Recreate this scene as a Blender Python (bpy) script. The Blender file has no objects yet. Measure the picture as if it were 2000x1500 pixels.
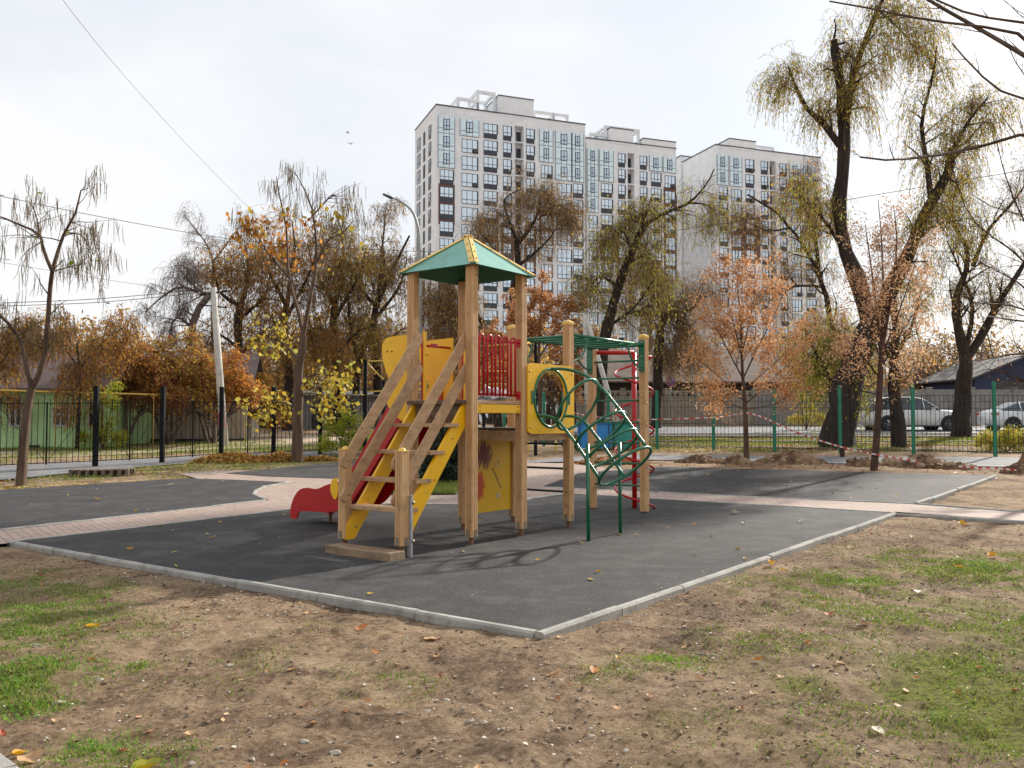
import bpy, bmesh, math, random
import numpy as np
from mathutils import Vector, Matrix
rng = np.random.default_rng(7)
random.seed(7)
R = math.radians
sc = bpy.context.scene
# ------------------------------------------------------------ camera
CAMH = 1.4; FPX = 1697.0; PITCH = .0418
cd = bpy.data.cameras.new('camera'); cam = bpy.data.objects.new('camera', cd); sc.collection.objects.link(cam)
cam.location = (0, 0, CAMH); cam.rotation_euler = (math.pi/2 + PITCH, 0, 0)
cd.sensor_width = 36; cd.lens = FPX/2000*36; cd.clip_end = 3000; cd.clip_start = .05
sc.camera = cam
# ------------------------------------------------------------ sky and sun
SUN_EL, SUN_AZ = R(27), math.atan2(.64, .77)          # azimuth clockwise from +Y
w = bpy.data.worlds.new('World'); sc.world = w; w.use_nodes = True
nt = w.node_tree; nt.nodes.clear()
def N(t, ty, **k):
    n = t.nodes.new(ty)
    for a, b in k.items(): setattr(n, a, b)
    return n
sky = N(nt, 'ShaderNodeTexSky', sky_type='NISHITA', sun_disc=False, sun_elevation=SUN_EL, sun_rotation=SUN_AZ)
sky.air_density = 1.2; sky.dust_density = 1.2
b1 = N(nt, 'ShaderNodeBackground'); b1.inputs[1].default_value = .09
b2 = N(nt, 'ShaderNodeBackground'); b2.inputs[1].default_value = 1.0
tc = N(nt, 'ShaderNodeTexCoord'); mp = N(nt, 'ShaderNodeMapping'); mp.inputs['Scale'].default_value = (1, 1, 2.6)
mp.inputs['Location'].default_value = (.4, .1, .2)
ns = N(nt, 'ShaderNodeTexNoise'); ns.inputs['Scale'].default_value = 1.7; ns.inputs['Detail'].default_value = 5; ns.inputs['Roughness'].default_value = .5
cr = N(nt, 'ShaderNodeValToRGB'); cr.color_ramp.elements[0].position = .33; cr.color_ramp.elements[0].color = (.75, .75, .75, 1)
cr.color_ramp.elements[1].position = .58; cr.color_ramp.elements[1].color = (.97, .97, .97, 1)
cc = N(nt, 'ShaderNodeValToRGB'); cc.color_ramp.elements[0].position = .3; cc.color_ramp.elements[0].color = (.615, .655, .72, 1)
cc.color_ramp.elements[1].position = .6; cc.color_ramp.elements[1].color = (.71, .71, .715, 1)
mx = N(nt, 'ShaderNodeMixShader'); wo = N(nt, 'ShaderNodeOutputWorld')
L_ = nt.links.new
L_(tc.outputs['Generated'], mp.inputs[0]); L_(mp.outputs[0], ns.inputs['Vector']); L_(ns.outputs[0], cr.inputs[0]); L_(ns.outputs[0], cc.inputs[0])
L_(sky.outputs[0], b1.inputs[0]); L_(cc.outputs[0], b2.inputs[0]); L_(cr.outputs[0], mx.inputs[0])
L_(b1.outputs[0], mx.inputs[1]); L_(b2.outputs[0], mx.inputs[2]); L_(mx.outputs[0], wo.inputs[0])
sd = bpy.data.lights.new('sun', 'SUN'); sd.energy = 4.7; sd.angle = R(1.6); sd.color = (1, .94, .84)
sun = bpy.data.objects.new('sun', sd); sc.collection.objects.link(sun)
sdir = Vector((math.sin(SUN_AZ)*math.cos(SUN_EL), math.cos(SUN_AZ)*math.cos(SUN_EL), math.sin(SUN_EL)))
sun.rotation_euler = sdir.to_track_quat('Z', 'Y').to_euler(); sun.location = (20, 25, 20)
sc.view_settings.view_transform = 'Standard'; sc.view_settings.look = 'None'
sc.view_settings.exposure = 0.5; sc.view_settings.gamma = 1
sc.render.engine = 'CYCLES'
try:
    sc.cycles.max_bounces = 6; sc.cycles.transparent_max_bounces = 4
except Exception: pass

# ------------------------------------------------------------ measuring helpers
TFo = np.array([-.462, 9.828]); ANG = .645
XA = np.array([math.sin(ANG), math.cos(ANG)]); YA = np.array([-math.cos(ANG), math.sin(ANG)])
def G(Y):
    Y = np.asarray(Y, float); Yc = np.minimum(Y, 52.0)
    return .03*1.5*np.logaddexp(0, (Yc-14)/1.5)
def ray(x, y):
    c, s = math.cos(PITCH), math.sin(PITCH); u = (750-y)/FPX; v = (x-1000)/FPX
    return np.array([v, c-u*s, s+u*c])
def gp(x, y):                              # pixel -> point of the ground
    d = ray(x, y); lo, hi = .5, 400
    for i in range(50):
        t = (lo+hi)/2
        if CAMH+d[2]*t < float(G(d[1]*t)): hi = t
        else: lo = t
    return np.array([d[0]*t, d[1]*t, float(G(d[1]*t))])
def at(x, y, Y):
    d = ray(x, y); t = Y/d[1]; return d*t+np.array([0, 0, CAMH])
def loc2w(p): q = TFo+p[0]*XA+p[1]*YA; return (q[0], q[1], p[2])
def _h(ix, iy, s): 
    v = np.sin(ix*127.1+iy*311.7+s*74.7)*43758.5453; return v-np.floor(v)
def vn(x, y, s=0):
    ix, iy = np.floor(x), np.floor(y); fx, fy = x-ix, y-iy
    fx = fx*fx*(3-2*fx); fy = fy*fy*(3-2*fy)
    return (_h(ix, iy, s)*(1-fx)+_h(ix+1, iy, s)*fx)*(1-fy)+(_h(ix, iy+1, s)*(1-fx)+_h(ix+1, iy+1, s)*fx)*fy
def fbm(x, y, o=4, s=0):
    t = 0; a = 1; n = 0
    for i in range(o): t = t+a*vn(x*2**i+i*17.3, y*2**i-i*9.1, s); n += a; a *= .5
    return t/n

# ------------------------------------------------------------ materials
def s2l(c):
    if isinstance(c, str): c = tuple(int(c[i:i+2], 16)/255 for i in (0, 2, 4))
    return tuple(v/12.92 if v <= .04045 else ((v+.055)/1.055)**2.4 for v in c)
MATS = {}
def mat(name, col, col2=None, rough=.6, scale=6, detail=5, bump=0, bscale=40, stretch=(1, 1, 1), metal=0, island=False, spec=.5,
        coat=0, ramp=(.35, .65), dirt=None, trans=0):
    if name in MATS: return MATS[name]
    m = bpy.data.materials.new(name); m.use_nodes = True; t = m.node_tree; p = t.nodes['Principled BSDF']
    c1 = s2l(col) if isinstance(col, str) else col
    c2 = c1 if col2 is None else (s2l(col2) if isinstance(col2, str) else col2)
    p.inputs['Roughness'].default_value = rough; p.inputs['Metallic'].default_value = metal
    p.inputs['Specular IOR Level'].default_value = spec
    if coat: p.inputs['Coat Weight'].default_value = coat; p.inputs['Coat Roughness'].default_value = .08
    co = N(t, 'ShaderNodeTexCoord'); ma = N(t, 'ShaderNodeMapping'); ma.inputs['Scale'].default_value = stretch
    t.links.new(co.outputs['Object'], ma.inputs[0])
    no = N(t, 'ShaderNodeTexNoise'); no.inputs['Scale'].default_value = scale; no.inputs['Detail'].default_value = detail; no.inputs['Roughness'].default_value = .6
    t.links.new(ma.outputs[0], no.inputs['Vector'])
    rp = N(t, 'ShaderNodeValToRGB'); e = rp.color_ramp.elements
    e[0].position, e[1].position = ramp; e[0].color = (*c1, 1); e[1].color = (*c2, 1)
    if island:
        ge = N(t, 'ShaderNodeNewGeometry'); t.links.new(ge.outputs['Random Per Island'], rp.inputs[0]); e[0].position, e[1].position = 0, 1
        if isinstance(island, (list, tuple)):
            for q, cx in island:
                el = e.new(q); el.color = (*s2l(cx), 1)
    else: t.links.new(no.outputs[0], rp.inputs[0])
    out = rp.outputs[0]
    if dirt:                                     # real stains with a shape of their own
        n2 = N(t, 'ShaderNodeTexNoise'); n2.inputs['Scale'].default_value = dirt[1]; n2.inputs['Detail'].default_value = 7; n2.inputs['Roughness'].default_value = .7
        t.links.new(co.outputs['Object'], n2.inputs['Vector'])
        r2 = N(t, 'ShaderNodeValToRGB'); r2.color_ramp.elements[0].position = dirt[2]; r2.color_ramp.elements[1].position = dirt[3]
        t.links.new(n2.outputs[0], r2.inputs[0])
        mi = N(t, 'ShaderNodeMix', data_type='RGBA'); mi.inputs[7].default_value = (*s2l(dirt[0]), 1)
        t.links.new(r2.outputs[0], mi.inputs[0]); t.links.new(out, mi.inputs[6]); out = mi.outputs[2]
    t.links.new(out, p.inputs['Base Color'])
    if bump:
        nb = N(t, 'ShaderNodeTexNoise'); nb.inputs['Scale'].default_value = bscale; nb.inputs['Detail'].default_value = 6
        t.links.new(ma.outputs[0], nb.inputs['Vector'])
        bp = N(t, 'ShaderNodeBump'); bp.inputs['Strength'].default_value = bump; bp.inputs['Distance'].default_value = .02
        t.links.new(nb.outputs[0], bp.inputs['Height']); t.links.new(bp.outputs[0], p.inputs['Normal'])
    if trans:                                    # thin leaves let some light through
        tr = N(t, 'ShaderNodeBsdfTranslucent'); ms = N(t, 'ShaderNodeMixShader'); ms.inputs[0].default_value = trans
        t.links.new(out, tr.inputs[0]); o = t.nodes['Material Output']
        t.links.new(p.outputs[0], ms.inputs[1]); t.links.new(tr.outputs[0], ms.inputs[2]); t.links.new(ms.outputs[0], o.inputs[0])
    MATS[name] = m; return m

# ------------------------------------------------------------ mesh building
class MB:
    def __init__(s): s.v = []; s.f = []; s.m = []; s.sm = []
    def add(s, vs, fs, mi=0, smooth=False):
        o = len(s.v); s.v += [tuple(map(float, v)) for v in vs]
        for f in fs: s.f.append([o+i for i in f]); s.m.append(mi); s.sm.append(smooth)
        return s
    def box(s, a, b, mi=0, bev=0, M=None):        # min corner, max corner
        x0, y0, z0 = a; x1, y1, z1 = b
        if bev:
            e = bev
            bm = bmesh.new(); bmesh.ops.create_cube(bm, size=1)
            for v in bm.verts: v.co = Vector(((x0+x1)/2+v.co.x*(x1-x0), (y0+y1)/2+v.co.y*(y1-y0), (z0+z1)/2+v.co.z*(z1-z0)))
            bmesh.ops.bevel(bm, geom=bm.edges[:], offset=e, segments=2, affect='EDGES', profile=.6)
            bm.verts.index_update()
            vs = [v.co.copy() for v in bm.verts]; fs = [[v.index for v in f.verts] for f in bm.faces]; bm.free()
        else:
            vs = [Vector(p) for p in ((x0,y0,z0),(x1,y0,z0),(x1,y1,z0),(x0,y1,z0),(x0,y0,z1),(x1,y0,z1),(x1,y1,z1),(x0,y1,z1))]
            fs = [(0,3,2,1),(4,5,6,7),(0,1,5,4),(1,2,6,5),(2,3,7,6),(3,0,4,7)]
        if M is not None: vs = [M@v for v in vs]
        return s.add(vs, fs, mi)
    def prism(s, poly, axis, c0, c1, mi=0, M=None):  # 2D polygon extruded along axis (0,1,2)
        def mk(p, c):
            if axis == 0: return Vector((c, p[0], p[1]))
            if axis == 1: return Vector((p[0], c, p[1]))
            return Vector((p[0], p[1], c))
        n = len(poly); vs = [mk(p, c0) for p in poly]+[mk(p, c1) for p in poly]
        if M is not None: vs = [M@v for v in vs]
        fs = [list(range(n))[::-1], list(range(n, 2*n))]+[[i, (i+1) % n, n+(i+1) % n, n+i] for i in range(n)]
        return s.add(vs, fs, mi)
    def tube(s, pts, r, k=10, mi=0, closed=False, caps=True):
        P = [Vector(p) for p in pts]; n = len(P); rr = r if hasattr(r, '__len__') else [r]*n
        t0 = (P[1]-P[0]).normalized(); u = t0.orthogonal().normalized(); vs = []
        for i in range(n):
            if closed: t = (P[(i+1) % n]-P[i-1]).normalized()
            else: t = (P[min(i+1, n-1)]-P[max(i-1, 0)]).normalized()
            u = (u-t*u.dot(t)).normalized(); w_ = t.cross(u)
            for j in range(k):
                a = 2*math.pi*j/k; vs.append(P[i]+(u*math.cos(a)+w_*math.sin(a))*rr[i])
        fs = []
        for i in range(n if closed else n-1):
            for j in range(k):
                i2 = (i+1) % n; fs.append((i*k+j, i*k+(j+1) % k, i2*k+(j+1) % k, i2*k+j))
        s.add(vs, fs, mi, True)
        if caps and not closed:
            o = len(s.v)-n*k
            s.f.append([o+j for j in range(k)][::-1]); s.m.append(mi); s.sm.append(False)
            s.f.append([o+(n-1)*k+j for j in range(k)]); s.m.append(mi); s.sm.append(False)
        return s
    def lathe(s, prof, c=(0, 0, 0), k=16, mi=0, M=None):
        vs = []; n = len(prof)
        for r_, z in prof:
            for j in range(k):
                a = 2*math.pi*j/k; v = Vector((c[0]+r_*math.cos(a), c[1]+r_*math.sin(a), c[2]+z)); vs.append(M@v if M is not None else v)
        return s.add(vs, [(i*k+j, i*k+(j+1) % k, (i+1)*k+(j+1) % k, (i+1)*k+j) for i in range(n-1) for j in range(k)], mi, True)
    def build(s, name, mats, parent=None, recalc=False):
        me = bpy.data.meshes.new(name); me.from_pydata(s.v, [], s.f)
        if not isinstance(mats, (list, tuple)): mats = [mats]
        for m in mats: me.materials.append(m)
        me.polygons.foreach_set('material_index', s.m); me.polygons.foreach_set('use_smooth', s.sm)
        if recalc:
            bm = bmesh.new(); bm.from_mesh(me); bmesh.ops.recalc_face_normals(bm, faces=bm.faces); bm.to_mesh(me); bm.free()
        me.update(); return link(name, me, parent)
def link(name, me, parent=None):
    o = bpy.data.objects.new(name, me); sc.collection.objects.link(o)
    if parent is not None: o.parent = parent
    return o
def npmesh(name, V, F, mats, parent=None, mi=None, smooth=False):     # big meshes straight from arrays (F: Mx3 or Mx4)
    me = bpy.data.meshes.new(name); k = F.shape[1]
    me.vertices.add(len(V)); me.vertices.foreach_set('co', np.ascontiguousarray(V, dtype=np.float32).ravel())
    me.loops.add(F.size); me.loops.foreach_set('vertex_index', np.ascontiguousarray(F, dtype=np.int32).ravel())
    me.polygons.add(len(F)); me.polygons.foreach_set('loop_start', np.arange(0, F.size, k, dtype=np.int32))
    try: me.polygons.foreach_set('loop_total', np.full(len(F), k, dtype=np.int32))
    except Exception: pass
    if not isinstance(mats, (list, tuple)): mats = [mats]
    for m in mats: me.materials.append(m)
    if mi is not None: me.polygons.foreach_set('material_index', mi.astype(np.int32))
    me.polygons.foreach_set('use_smooth', np.full(len(F), smooth))
    me.update(calc_edges=True); me.validate()
    return link(name, me, parent)
def tag(o, label=None, cat=None, group=None, kind=None):
    if label: o['label'] = label
    if cat: o['category'] = cat
    if group: o['group'] = group
    if kind: o['kind'] = kind
    return o
def empty(name, loc=(0, 0, 0), rz=0):
    o = bpy.data.objects.new(name, None); sc.collection.objects.link(o); o.location = loc; o.rotation_euler = (0, 0, rz); o.empty_display_size = .2
    return o
def copy_tree(o, parent=None):
    c = o.copy(); sc.collection.objects.link(c); c.parent = parent
    for ch in o.children: copy_tree(ch, c)
    return c
#==SETTING==
# ------------------------------------------------------------ ground surfaces
def lw(x, y): q = TFo+x*XA+y*YA; return (q[0], q[1])
def gxy(x, y): p = gp(x, y); return (p[0], p[1])
SLAB = [gxy(1047, 1238), gxy(20, 1059), gxy(570, 995), gxy(650, 989), gxy(760, 986), gxy(900, 985), gxy(1000, 983), gxy(1040, 974), gxy(1100, 965.5), gxy(1150, 966.5), gxy(1300, 976), gxy(1748, 1003)]
PADL = [(-19.0, -7.9), gxy(0, 1037), gxy(290, 1004), gxy(520, 978), gxy(505, 971), gxy(495, 966), gxy(500, 959), gxy(518, 951), gxy(568, 943), gxy(460, 938), gxy(360, 935), gxy(0, 958), (-27, 14.5)]
PADR = [gxy(1060, 951), gxy(1200, 958), gxy(1270, 962), gxy(1790, 985), gxy(1945, 930), gxy(1290, 912), gxy(1130, 925)]
PADC = [gxy(440, 925), gxy(560, 913), gxy(700, 900), gxy(950, 893), gxy(960, 925), gxy(760, 938), gxy(640, 935), gxy(520, 931)]
WALKR = [gxy(1000, 905), gxy(1100, 893), gxy(1270, 888), gxy(1600, 892), (30, 24.5), (30, 21.5), gxy(1960, 912), gxy(1250, 898)]
WALKL = [gxy(-250, 925), gxy(0, 910), gxy(200, 900), gxy(430, 887), gxy(700, 880), gxy(700, 888), gxy(430, 900), gxy(200, 918), gxy(0, 938), gxy(-250, 965)]
BRICK = [(-20.5, -10.5), gxy(20, 1061), gxy(1045, 1180), gxy(1748, 1000), gxy(2010, 1018), (21, 4.6), (22, 6.0), gxy(2000, 1002), gxy(1790, 986), gxy(1280, 925),
         gxy(1100, 905), gxy(900, 903), gxy(700, 920), gxy(420, 919), gxy(350, 925), gxy(420, 945), gxy(150, 1000), (-21.5, -9.5)]
def inpoly(X, Y, poly):
    r = np.zeros(X.shape, bool); n = len(poly)
    for i in range(n):
        x1, y1 = poly[i]; x2, y2 = poly[(i+1) % n]
        if y1 == y2: continue
        c = ((y1 > Y) != (y2 > Y)) & (X < (x2-x1)*(Y-y1)/(y2-y1)+x1); r ^= c
    return r
def sdist(X, Y, poly):
    d = np.full(X.shape, 1e9); n = len(poly)
    for i in range(n):
        a = np.array(poly[i]); b = np.array(poly[(i+1) % n]); e = b-a; l2 = max((e**2).sum(), 1e-9)
        t = np.clip(((X-a[0])*e[0]+(Y-a[1])*e[1])/l2, 0, 1)
        d = np.minimum(d, np.hypot(X-a[0]-t*e[0], Y-a[1]-t*e[1]))
    return np.where(inpoly(X, Y, poly), -d, d)
def terr(X, Y):
    X = np.asarray(X, float); Y = np.asarray(Y, float)
    z = G(Y)
    n = (fbm(X*.9, Y*.9, 3, 1)-.5)*.09+(fbm(X*4, Y*4, 3, 2)-.5)*.07+(fbm(X*14, Y*14, 3, 3)-.5)*.034
    n = n+.05*np.clip((fbm(X*1.4+5, Y*1.4, 3, 9)-.56)*5, 0, 1)*fbm(X*9, Y*9, 3, 11)
    k = np.clip((20-Y)/8, .35, 1)
    dd = np.minimum(np.minimum(sdist(X, Y, SLAB), sdist(X, Y, BRICK)), np.minimum(sdist(X, Y, PADR), sdist(X, Y, PADL)))
    far = np.minimum(np.minimum(sdist(X, Y, WALKR), sdist(X, Y, WALKL)), sdist(X, Y, PADC))
    edge = np.clip(dd/.6, 0, 1)
    z = z+np.where(Y < 45, n*k*(.25+.75*edge), 0)-np.where(Y < 16, .035, .012)
    inside = (np.minimum(dd, far) < .02)
    z = np.where(inside, G(Y)-.09, z)
    return z
def axis(segs):
    out = [segs[0][0]]
    for a, b, st in segs:
        n = max(1, int(round((b-a)/st))); out += list(np.linspace(a, b, n+1)[1:])
    return np.array(out)
gx = axis([(-900, -200, 100), (-200, -40, 20), (-40, -12, 1.5), (-12, -6, .25), (-6, -2.8, .06), (-2.8, 4.2, .035), (4.2, 9, .06), (9, 16, .25), (16, 40, 1.5), (40, 200, 20), (200, 900, 100)])
gy = axis([(-60, -5, 5), (-5, 1.5, .5), (1.5, 2.4, .1), (2.4, 7.5, .035), (7.5, 13, .06), (13, 24, .2), (24, 60, 1.0), (60, 200, 20), (200, 1500, 130)])
XX, YY = np.meshgrid(gx, gy); ZZ = terr(XX, YY)
V = np.stack([XX.ravel(), YY.ravel(), ZZ.ravel()], 1); nx, ny = len(gx), len(gy)
I = np.arange(nx*ny).reshape(ny, nx); F = np.stack([I[:-1, :-1].ravel(), I[:-1, 1:].ravel(), I[1:, 1:].ravel(), I[1:, :-1].ravel()], 1)
# where green growth covers the soil: patches (x, y, radius, amount)
def P(px, py, r, a): q = gp(px, py); return (q[0], q[1], r, a)
GRASS = [P(40, 1130, .45, .8), P(110, 1160, .6, .8), P(40, 1210, .7, 1), P(20, 1330, .45, 1.7), P(60, 1370, .2, 1.4), P(200, 1230, .6, .5), P(130, 1460, .25, .6), P(190, 1440, .3, 1.0), P(270, 1480, .25, .8),
         P(290, 1310, .25, .35), P(600, 1250, .4, .2), P(480, 1300, .35, .3), P(760, 1325, .3, .55), P(700, 1320, .25, .35), P(340, 1480, .25, .35), P(265, 1295, .12, .8),
         P(1200, 1305, .25, .6), P(1290, 1280, .3, .9), P(1340, 1275, .22, .7), P(1450, 1240, .4, .55), P(1560, 1150, .7, .6), P(1660, 1130, .5, 1.0), P(1760, 1080, .7, .5), P(1900, 1110, .8, 1.1), P(1980, 1090, .7, .6),
         P(1700, 1200, .8, .6), P(1850, 1200, .8, .6), P(1600, 1240, .5, .5), P(1960, 1300, .6, .6), P(1800, 1330, .5, .55), P(1650, 1360, .4, .3), P(1560, 1350, .4, .3), P(1750, 1400, .5, .5), P(1900, 1430, .5, .5),
         P(1450, 1400, .4, .2), P(1980, 1200, .6, .7), P(1840, 1390, .2, .7), P(1640, 1480, .2, .3), P(1820, 1010, .3, .5), P(1900, 975, .8, .5), P(1990, 945, .8, .6), P(1840, 985, .4, .6), P(20, 970, 1.2, .5), P(200, 950, .8, .25)]
MOSS = [P(1930, 1360, .5, 1.3), P(1990, 1400, .5, 1.3), P(1850, 1300, .4, 1), P(1780, 1345, .25, .8), P(1560, 1325, .2, .8), P(1990, 1250, .5, .6), P(1900, 1240, .4, .5), P(1500, 1440, .3, .35), P(1320, 1390, .25, .4), P(1300, 1490, .3, .35), P(1240, 1420, .25, .3), P(1700, 1280, .3, .4), P(1920, 1180, .4, .5), P(1480, 1290, .3, .4)]
def patch(X, Y, L):
    a = np.zeros(X.shape)
    for x, y, r, k in L: a = np.maximum(a, k*np.clip(1.25-np.hypot(X-x, (Y-y)*.8)/r, 0, 1))
    return a
gm = bpy.data.materials.new('soil'); gm.use_nodes = True; t = gm.node_tree; p = t.nodes['Principled BSDF']; p.inputs['Roughness'].default_value = .95; p.inputs['Specular IOR Level'].default_value = .15
co = N(t, 'ShaderNodeTexCoord')
def noise(sc_, det, ro=.6, dist=0):
    n = N(t, 'ShaderNodeTexNoise'); n.inputs['Scale'].default_value = sc_; n.inputs['Detail'].default_value = det; n.inputs['Roughness'].default_value = ro; n.inputs['Distortion'].default_value = dist
    t.links.new(co.outputs['Object'], n.inputs['Vector']); return n
def ramp(n, els, out=0):
    r_ = N(t, 'ShaderNodeValToRGB'); e = r_.color_ramp.elements
    e[0].position, e[0].color = els[0][0], (*s2l(els[0][1]), 1); e[1].position, e[1].color = els[-1][0], (*s2l(els[-1][1]), 1)
    for q, c in els[1:-1]: z_ = e.new(q); z_.color = (*s2l(c), 1)
    t.links.new(n.outputs[out], r_.inputs[0]); return r_
def mix(fac, a, b, k=None):
    m_ = N(t, 'ShaderNodeMix', data_type='RGBA')
    if k: m_.blend_type = k
    if isinstance(fac, float): m_.inputs[0].default_value = fac
    else: t.links.new(fac, m_.inputs[0])
    t.links.new(a, m_.inputs[6]); t.links.new(b, m_.inputs[7]); return m_.outputs[2]
base = ramp(noise(1.1, 8, .68), [(.36, '45342a'), (.43, '836850'), (.50, 'aa8e70'), (.64, 'c4ab8a')])
fine = ramp(noise(26, 7, .75), [(.34, '2c2019'), (.44, '86705a'), (.55, 'b39b80'), (.68, 'cdb99e')])
c0 = mix(.5, base.outputs[0], fine.outputs[0])
lit_ = ramp(noise(3.6, 9, .8, .5), [(.49, '000000'), (.66, 'ffffff')]); dk = N(t, 'ShaderNodeRGB'); dk.outputs[0].default_value = (*s2l('4a3526'), 1)
mm = N(t, 'ShaderNodeMath', operation='MULTIPLY'); mm.inputs[1].default_value = .8; t.links.new(lit_.outputs[0], mm.inputs[0])
c1 = mix(mm.outputs[0], c0, dk.outputs[0])
at1 = N(t, 'ShaderNodeAttribute', attribute_name='moss'); mo = ramp(noise(30, 6, .7), [(.35, '4c4c26'), (.6, '8d8f3c')])
gn = noise(5, 8, .75); mth = N(t, 'ShaderNodeMath', operation='MULTIPLY_ADD'); mth.inputs[1].default_value = 2.4; mth.inputs[2].default_value = -1.15; t.links.new(gn.outputs[0], mth.inputs[0])
ad = N(t, 'ShaderNodeMath', operation='ADD'); ad.use_clamp = True; t.links.new(mth.outputs[0], ad.inputs[0]); t.links.new(at1.outputs['Fac'], ad.inputs[1])
gt = N(t, 'ShaderNodeMath', operation='MULTIPLY'); gt.use_clamp = True; t.links.new(ad.outputs[0], gt.inputs[0]); t.links.new(at1.outputs['Fac'], gt.inputs[1])
c2 = mix(gt.outputs[0], c1, mo.outputs[0])
t.links.new(c2, p.inputs['Base Color'])
bb = N(t, 'ShaderNodeBump'); bb.inputs['Strength'].default_value = 1.0; bb.inputs['Distance'].default_value = .04; t.links.new(noise(38, 9, .8).outputs[0], bb.inputs['Height'])
b3 = N(t, 'ShaderNodeBump'); b3.inputs['Strength'].default_value = .6; b3.inputs['Distance'].default_value = .05; t.links.new(noise(7, 6, .7).outputs[0], b3.inputs['Height']); t.links.new(bb.outputs[0], b3.inputs['Normal'])
t.links.new(b3.outputs[0], p.inputs['Normal'])
ground = npmesh('ground', V, F, gm, smooth=True); tag(ground, kind='structure')
ma_ = np.clip(patch(XX, YY, MOSS)+.45*np.clip(patch(XX, YY, GRASS), 0, 1), 0, 1)
ma_ = np.where((YY > 26) & (YY < 39), .28, ma_)
A = ground.data.attributes.new('moss', 'FLOAT', 'POINT'); A.data.foreach_set('value', ma_.ravel().astype(np.float32))

def sheet(name, poly, m, dz, kind='structure', step=1.0):
    bm = bmesh.new(); vs = [bm.verts.new((x, y, 0)) for x, y in poly]; bm.faces.new(vs)
    ys = [q[1] for q in poly]; y = math.ceil(max(min(ys), 10))
    while y < max(ys):
        bmesh.ops.bisect_plane(bm, geom=bm.verts[:]+bm.edges[:]+bm.faces[:], plane_co=(0, y, 0), plane_no=(0, 1, 0)); y += step
    bmesh.ops.triangulate(bm, faces=bm.faces[:])
    for v in bm.verts: v.co.z = float(G(v.co.y))+dz
    bmesh.ops.recalc_face_normals(bm, faces=bm.faces[:])
    if sum(f.normal.z for f in bm.faces) < 0: bmesh.ops.reverse_faces(bm, faces=bm.faces[:])
    me = bpy.data.meshes.new(name); bm.to_mesh(me); bm.free(); me.materials.append(m)
    return tag(link(name, me), kind=kind)
def asphalt(name, a, b, c):
    m = bpy.data.materials.new(name); m.use_nodes = True; global t, co
    t = m.node_tree; p = t.nodes['Principled BSDF']; p.inputs['Roughness'].default_value = .82; p.inputs['Specular IOR Level'].default_value = .35
    co = N(t, 'ShaderNodeTexCoord')
    o = mix(.5, ramp(noise(.9, 7, .65, .4), [(.3, a), (.7, b)]).outputs[0], ramp(noise(75, 5, .8), [(.36, '111112'), (.53, b), (.70, '928c84')]).outputs[0])
    st = ramp(noise(2.3, 8, .7), [(.47, '000000'), (.64, 'ffffff')]); du = N(t, 'ShaderNodeRGB'); du.outputs[0].default_value = (*s2l(c), 1)
    k = N(t, 'ShaderNodeMath', operation='MULTIPLY'); k.inputs[1].default_value = .45; t.links.new(st.outputs[0], k.inputs[0])
    t.links.new(mix(k.outputs[0], o, du.outputs[0]), p.inputs['Base Color'])
    b_ = N(t, 'ShaderNodeBump'); b_.inputs['Strength'].default_value = .8; b_.inputs['Distance'].default_value = .008; t.links.new(noise(130, 4, .7).outputs[0], b_.inputs['Height'])
    b2_ = N(t, 'ShaderNodeBump'); b2_.inputs['Strength'].default_value = .25; b2_.inputs['Distance'].default_value = .03; t.links.new(noise(3, 4).outputs[0], b2_.inputs['Height']); t.links.new(b_.outputs[0], b2_.inputs['Normal'])
    t.links.new(b2_.outputs[0], p.inputs['Normal']); return m
AS = asphalt('new_asphalt', '222223', '323133', '5a5652'); AS2 = asphalt('worn_asphalt', '6c6d70', '7e7e80', 'a09c98')
# pinkish paving setts
bmt = bpy.data.materials.new('paving'); bmt.use_nodes = True; t = bmt.node_tree; p = t.nodes['Principled BSDF']; p.inputs['Roughness'].default_value = .85
co = N(t, 'ShaderNodeTexCoord'); mpp = N(t, 'ShaderNodeMapping'); mpp.inputs['Rotation'].default_value = (0, 0, math.pi/2-ANG); t.links.new(co.outputs['Object'], mpp.inputs[0])
br = N(t, 'ShaderNodeTexBrick'); br.inputs['Scale'].default_value = 1; br.inputs['Brick Width'].default_value = .2; br.inputs['Row Height'].default_value = .1; br.inputs['Mortar Size'].default_value = .007
br.inputs['Color1'].default_value = (*s2l('988379'), 1); br.inputs['Color2'].default_value = (*s2l('ad978a'), 1); br.inputs['Mortar'].default_value = (*s2l('6d5c50'), 1)
t.links.new(mpp.outputs[0], br.inputs['Vector'])
dn = ramp(noise(1.6, 8, .7), [(.52, '000000'), (.72, 'ffffff')]); sa = N(t, 'ShaderNodeRGB'); sa.outputs[0].default_value = (*s2l('a4927a'), 1)
k_ = N(t, 'ShaderNodeMath', operation='MULTIPLY'); k_.inputs[1].default_value = .85; t.links.new(dn.outputs[0], k_.inputs[0])
t.links.new(mix(k_.outputs[0], mix(.25, br.outputs[0], ramp(noise(14, 6), [(.3, '84706a'), (.7, 'bba99c')]).outputs[0]), sa.outputs[0]), p.inputs['Base Color'])
bp_ = N(t, 'ShaderNodeBump'); bp_.inputs['Distance'].default_value = .006; t.links.new(br.outputs['Fac'], bp_.inputs['Height']); bp_.invert = True; t.links.new(bp_.outputs[0], p.inputs['Normal'])
sheet('brick_path', BRICK, bmt, .004)
sheet('playground_pavement', SLAB, AS, .009)
sheet('asphalt_court', PADL, AS, .012)
sheet('asphalt_court', PADR, AS, .012)
sheet('asphalt_court', PADC, AS, .012)
sheet('footpath', WALKR, AS2, .008)
sheet('footpath', WALKL, AS2, .006)
sheet('road', [(-2, 38.6), (60, 38.6), (60, 48.5), (-2, 48.5)], AS2, .03)
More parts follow.
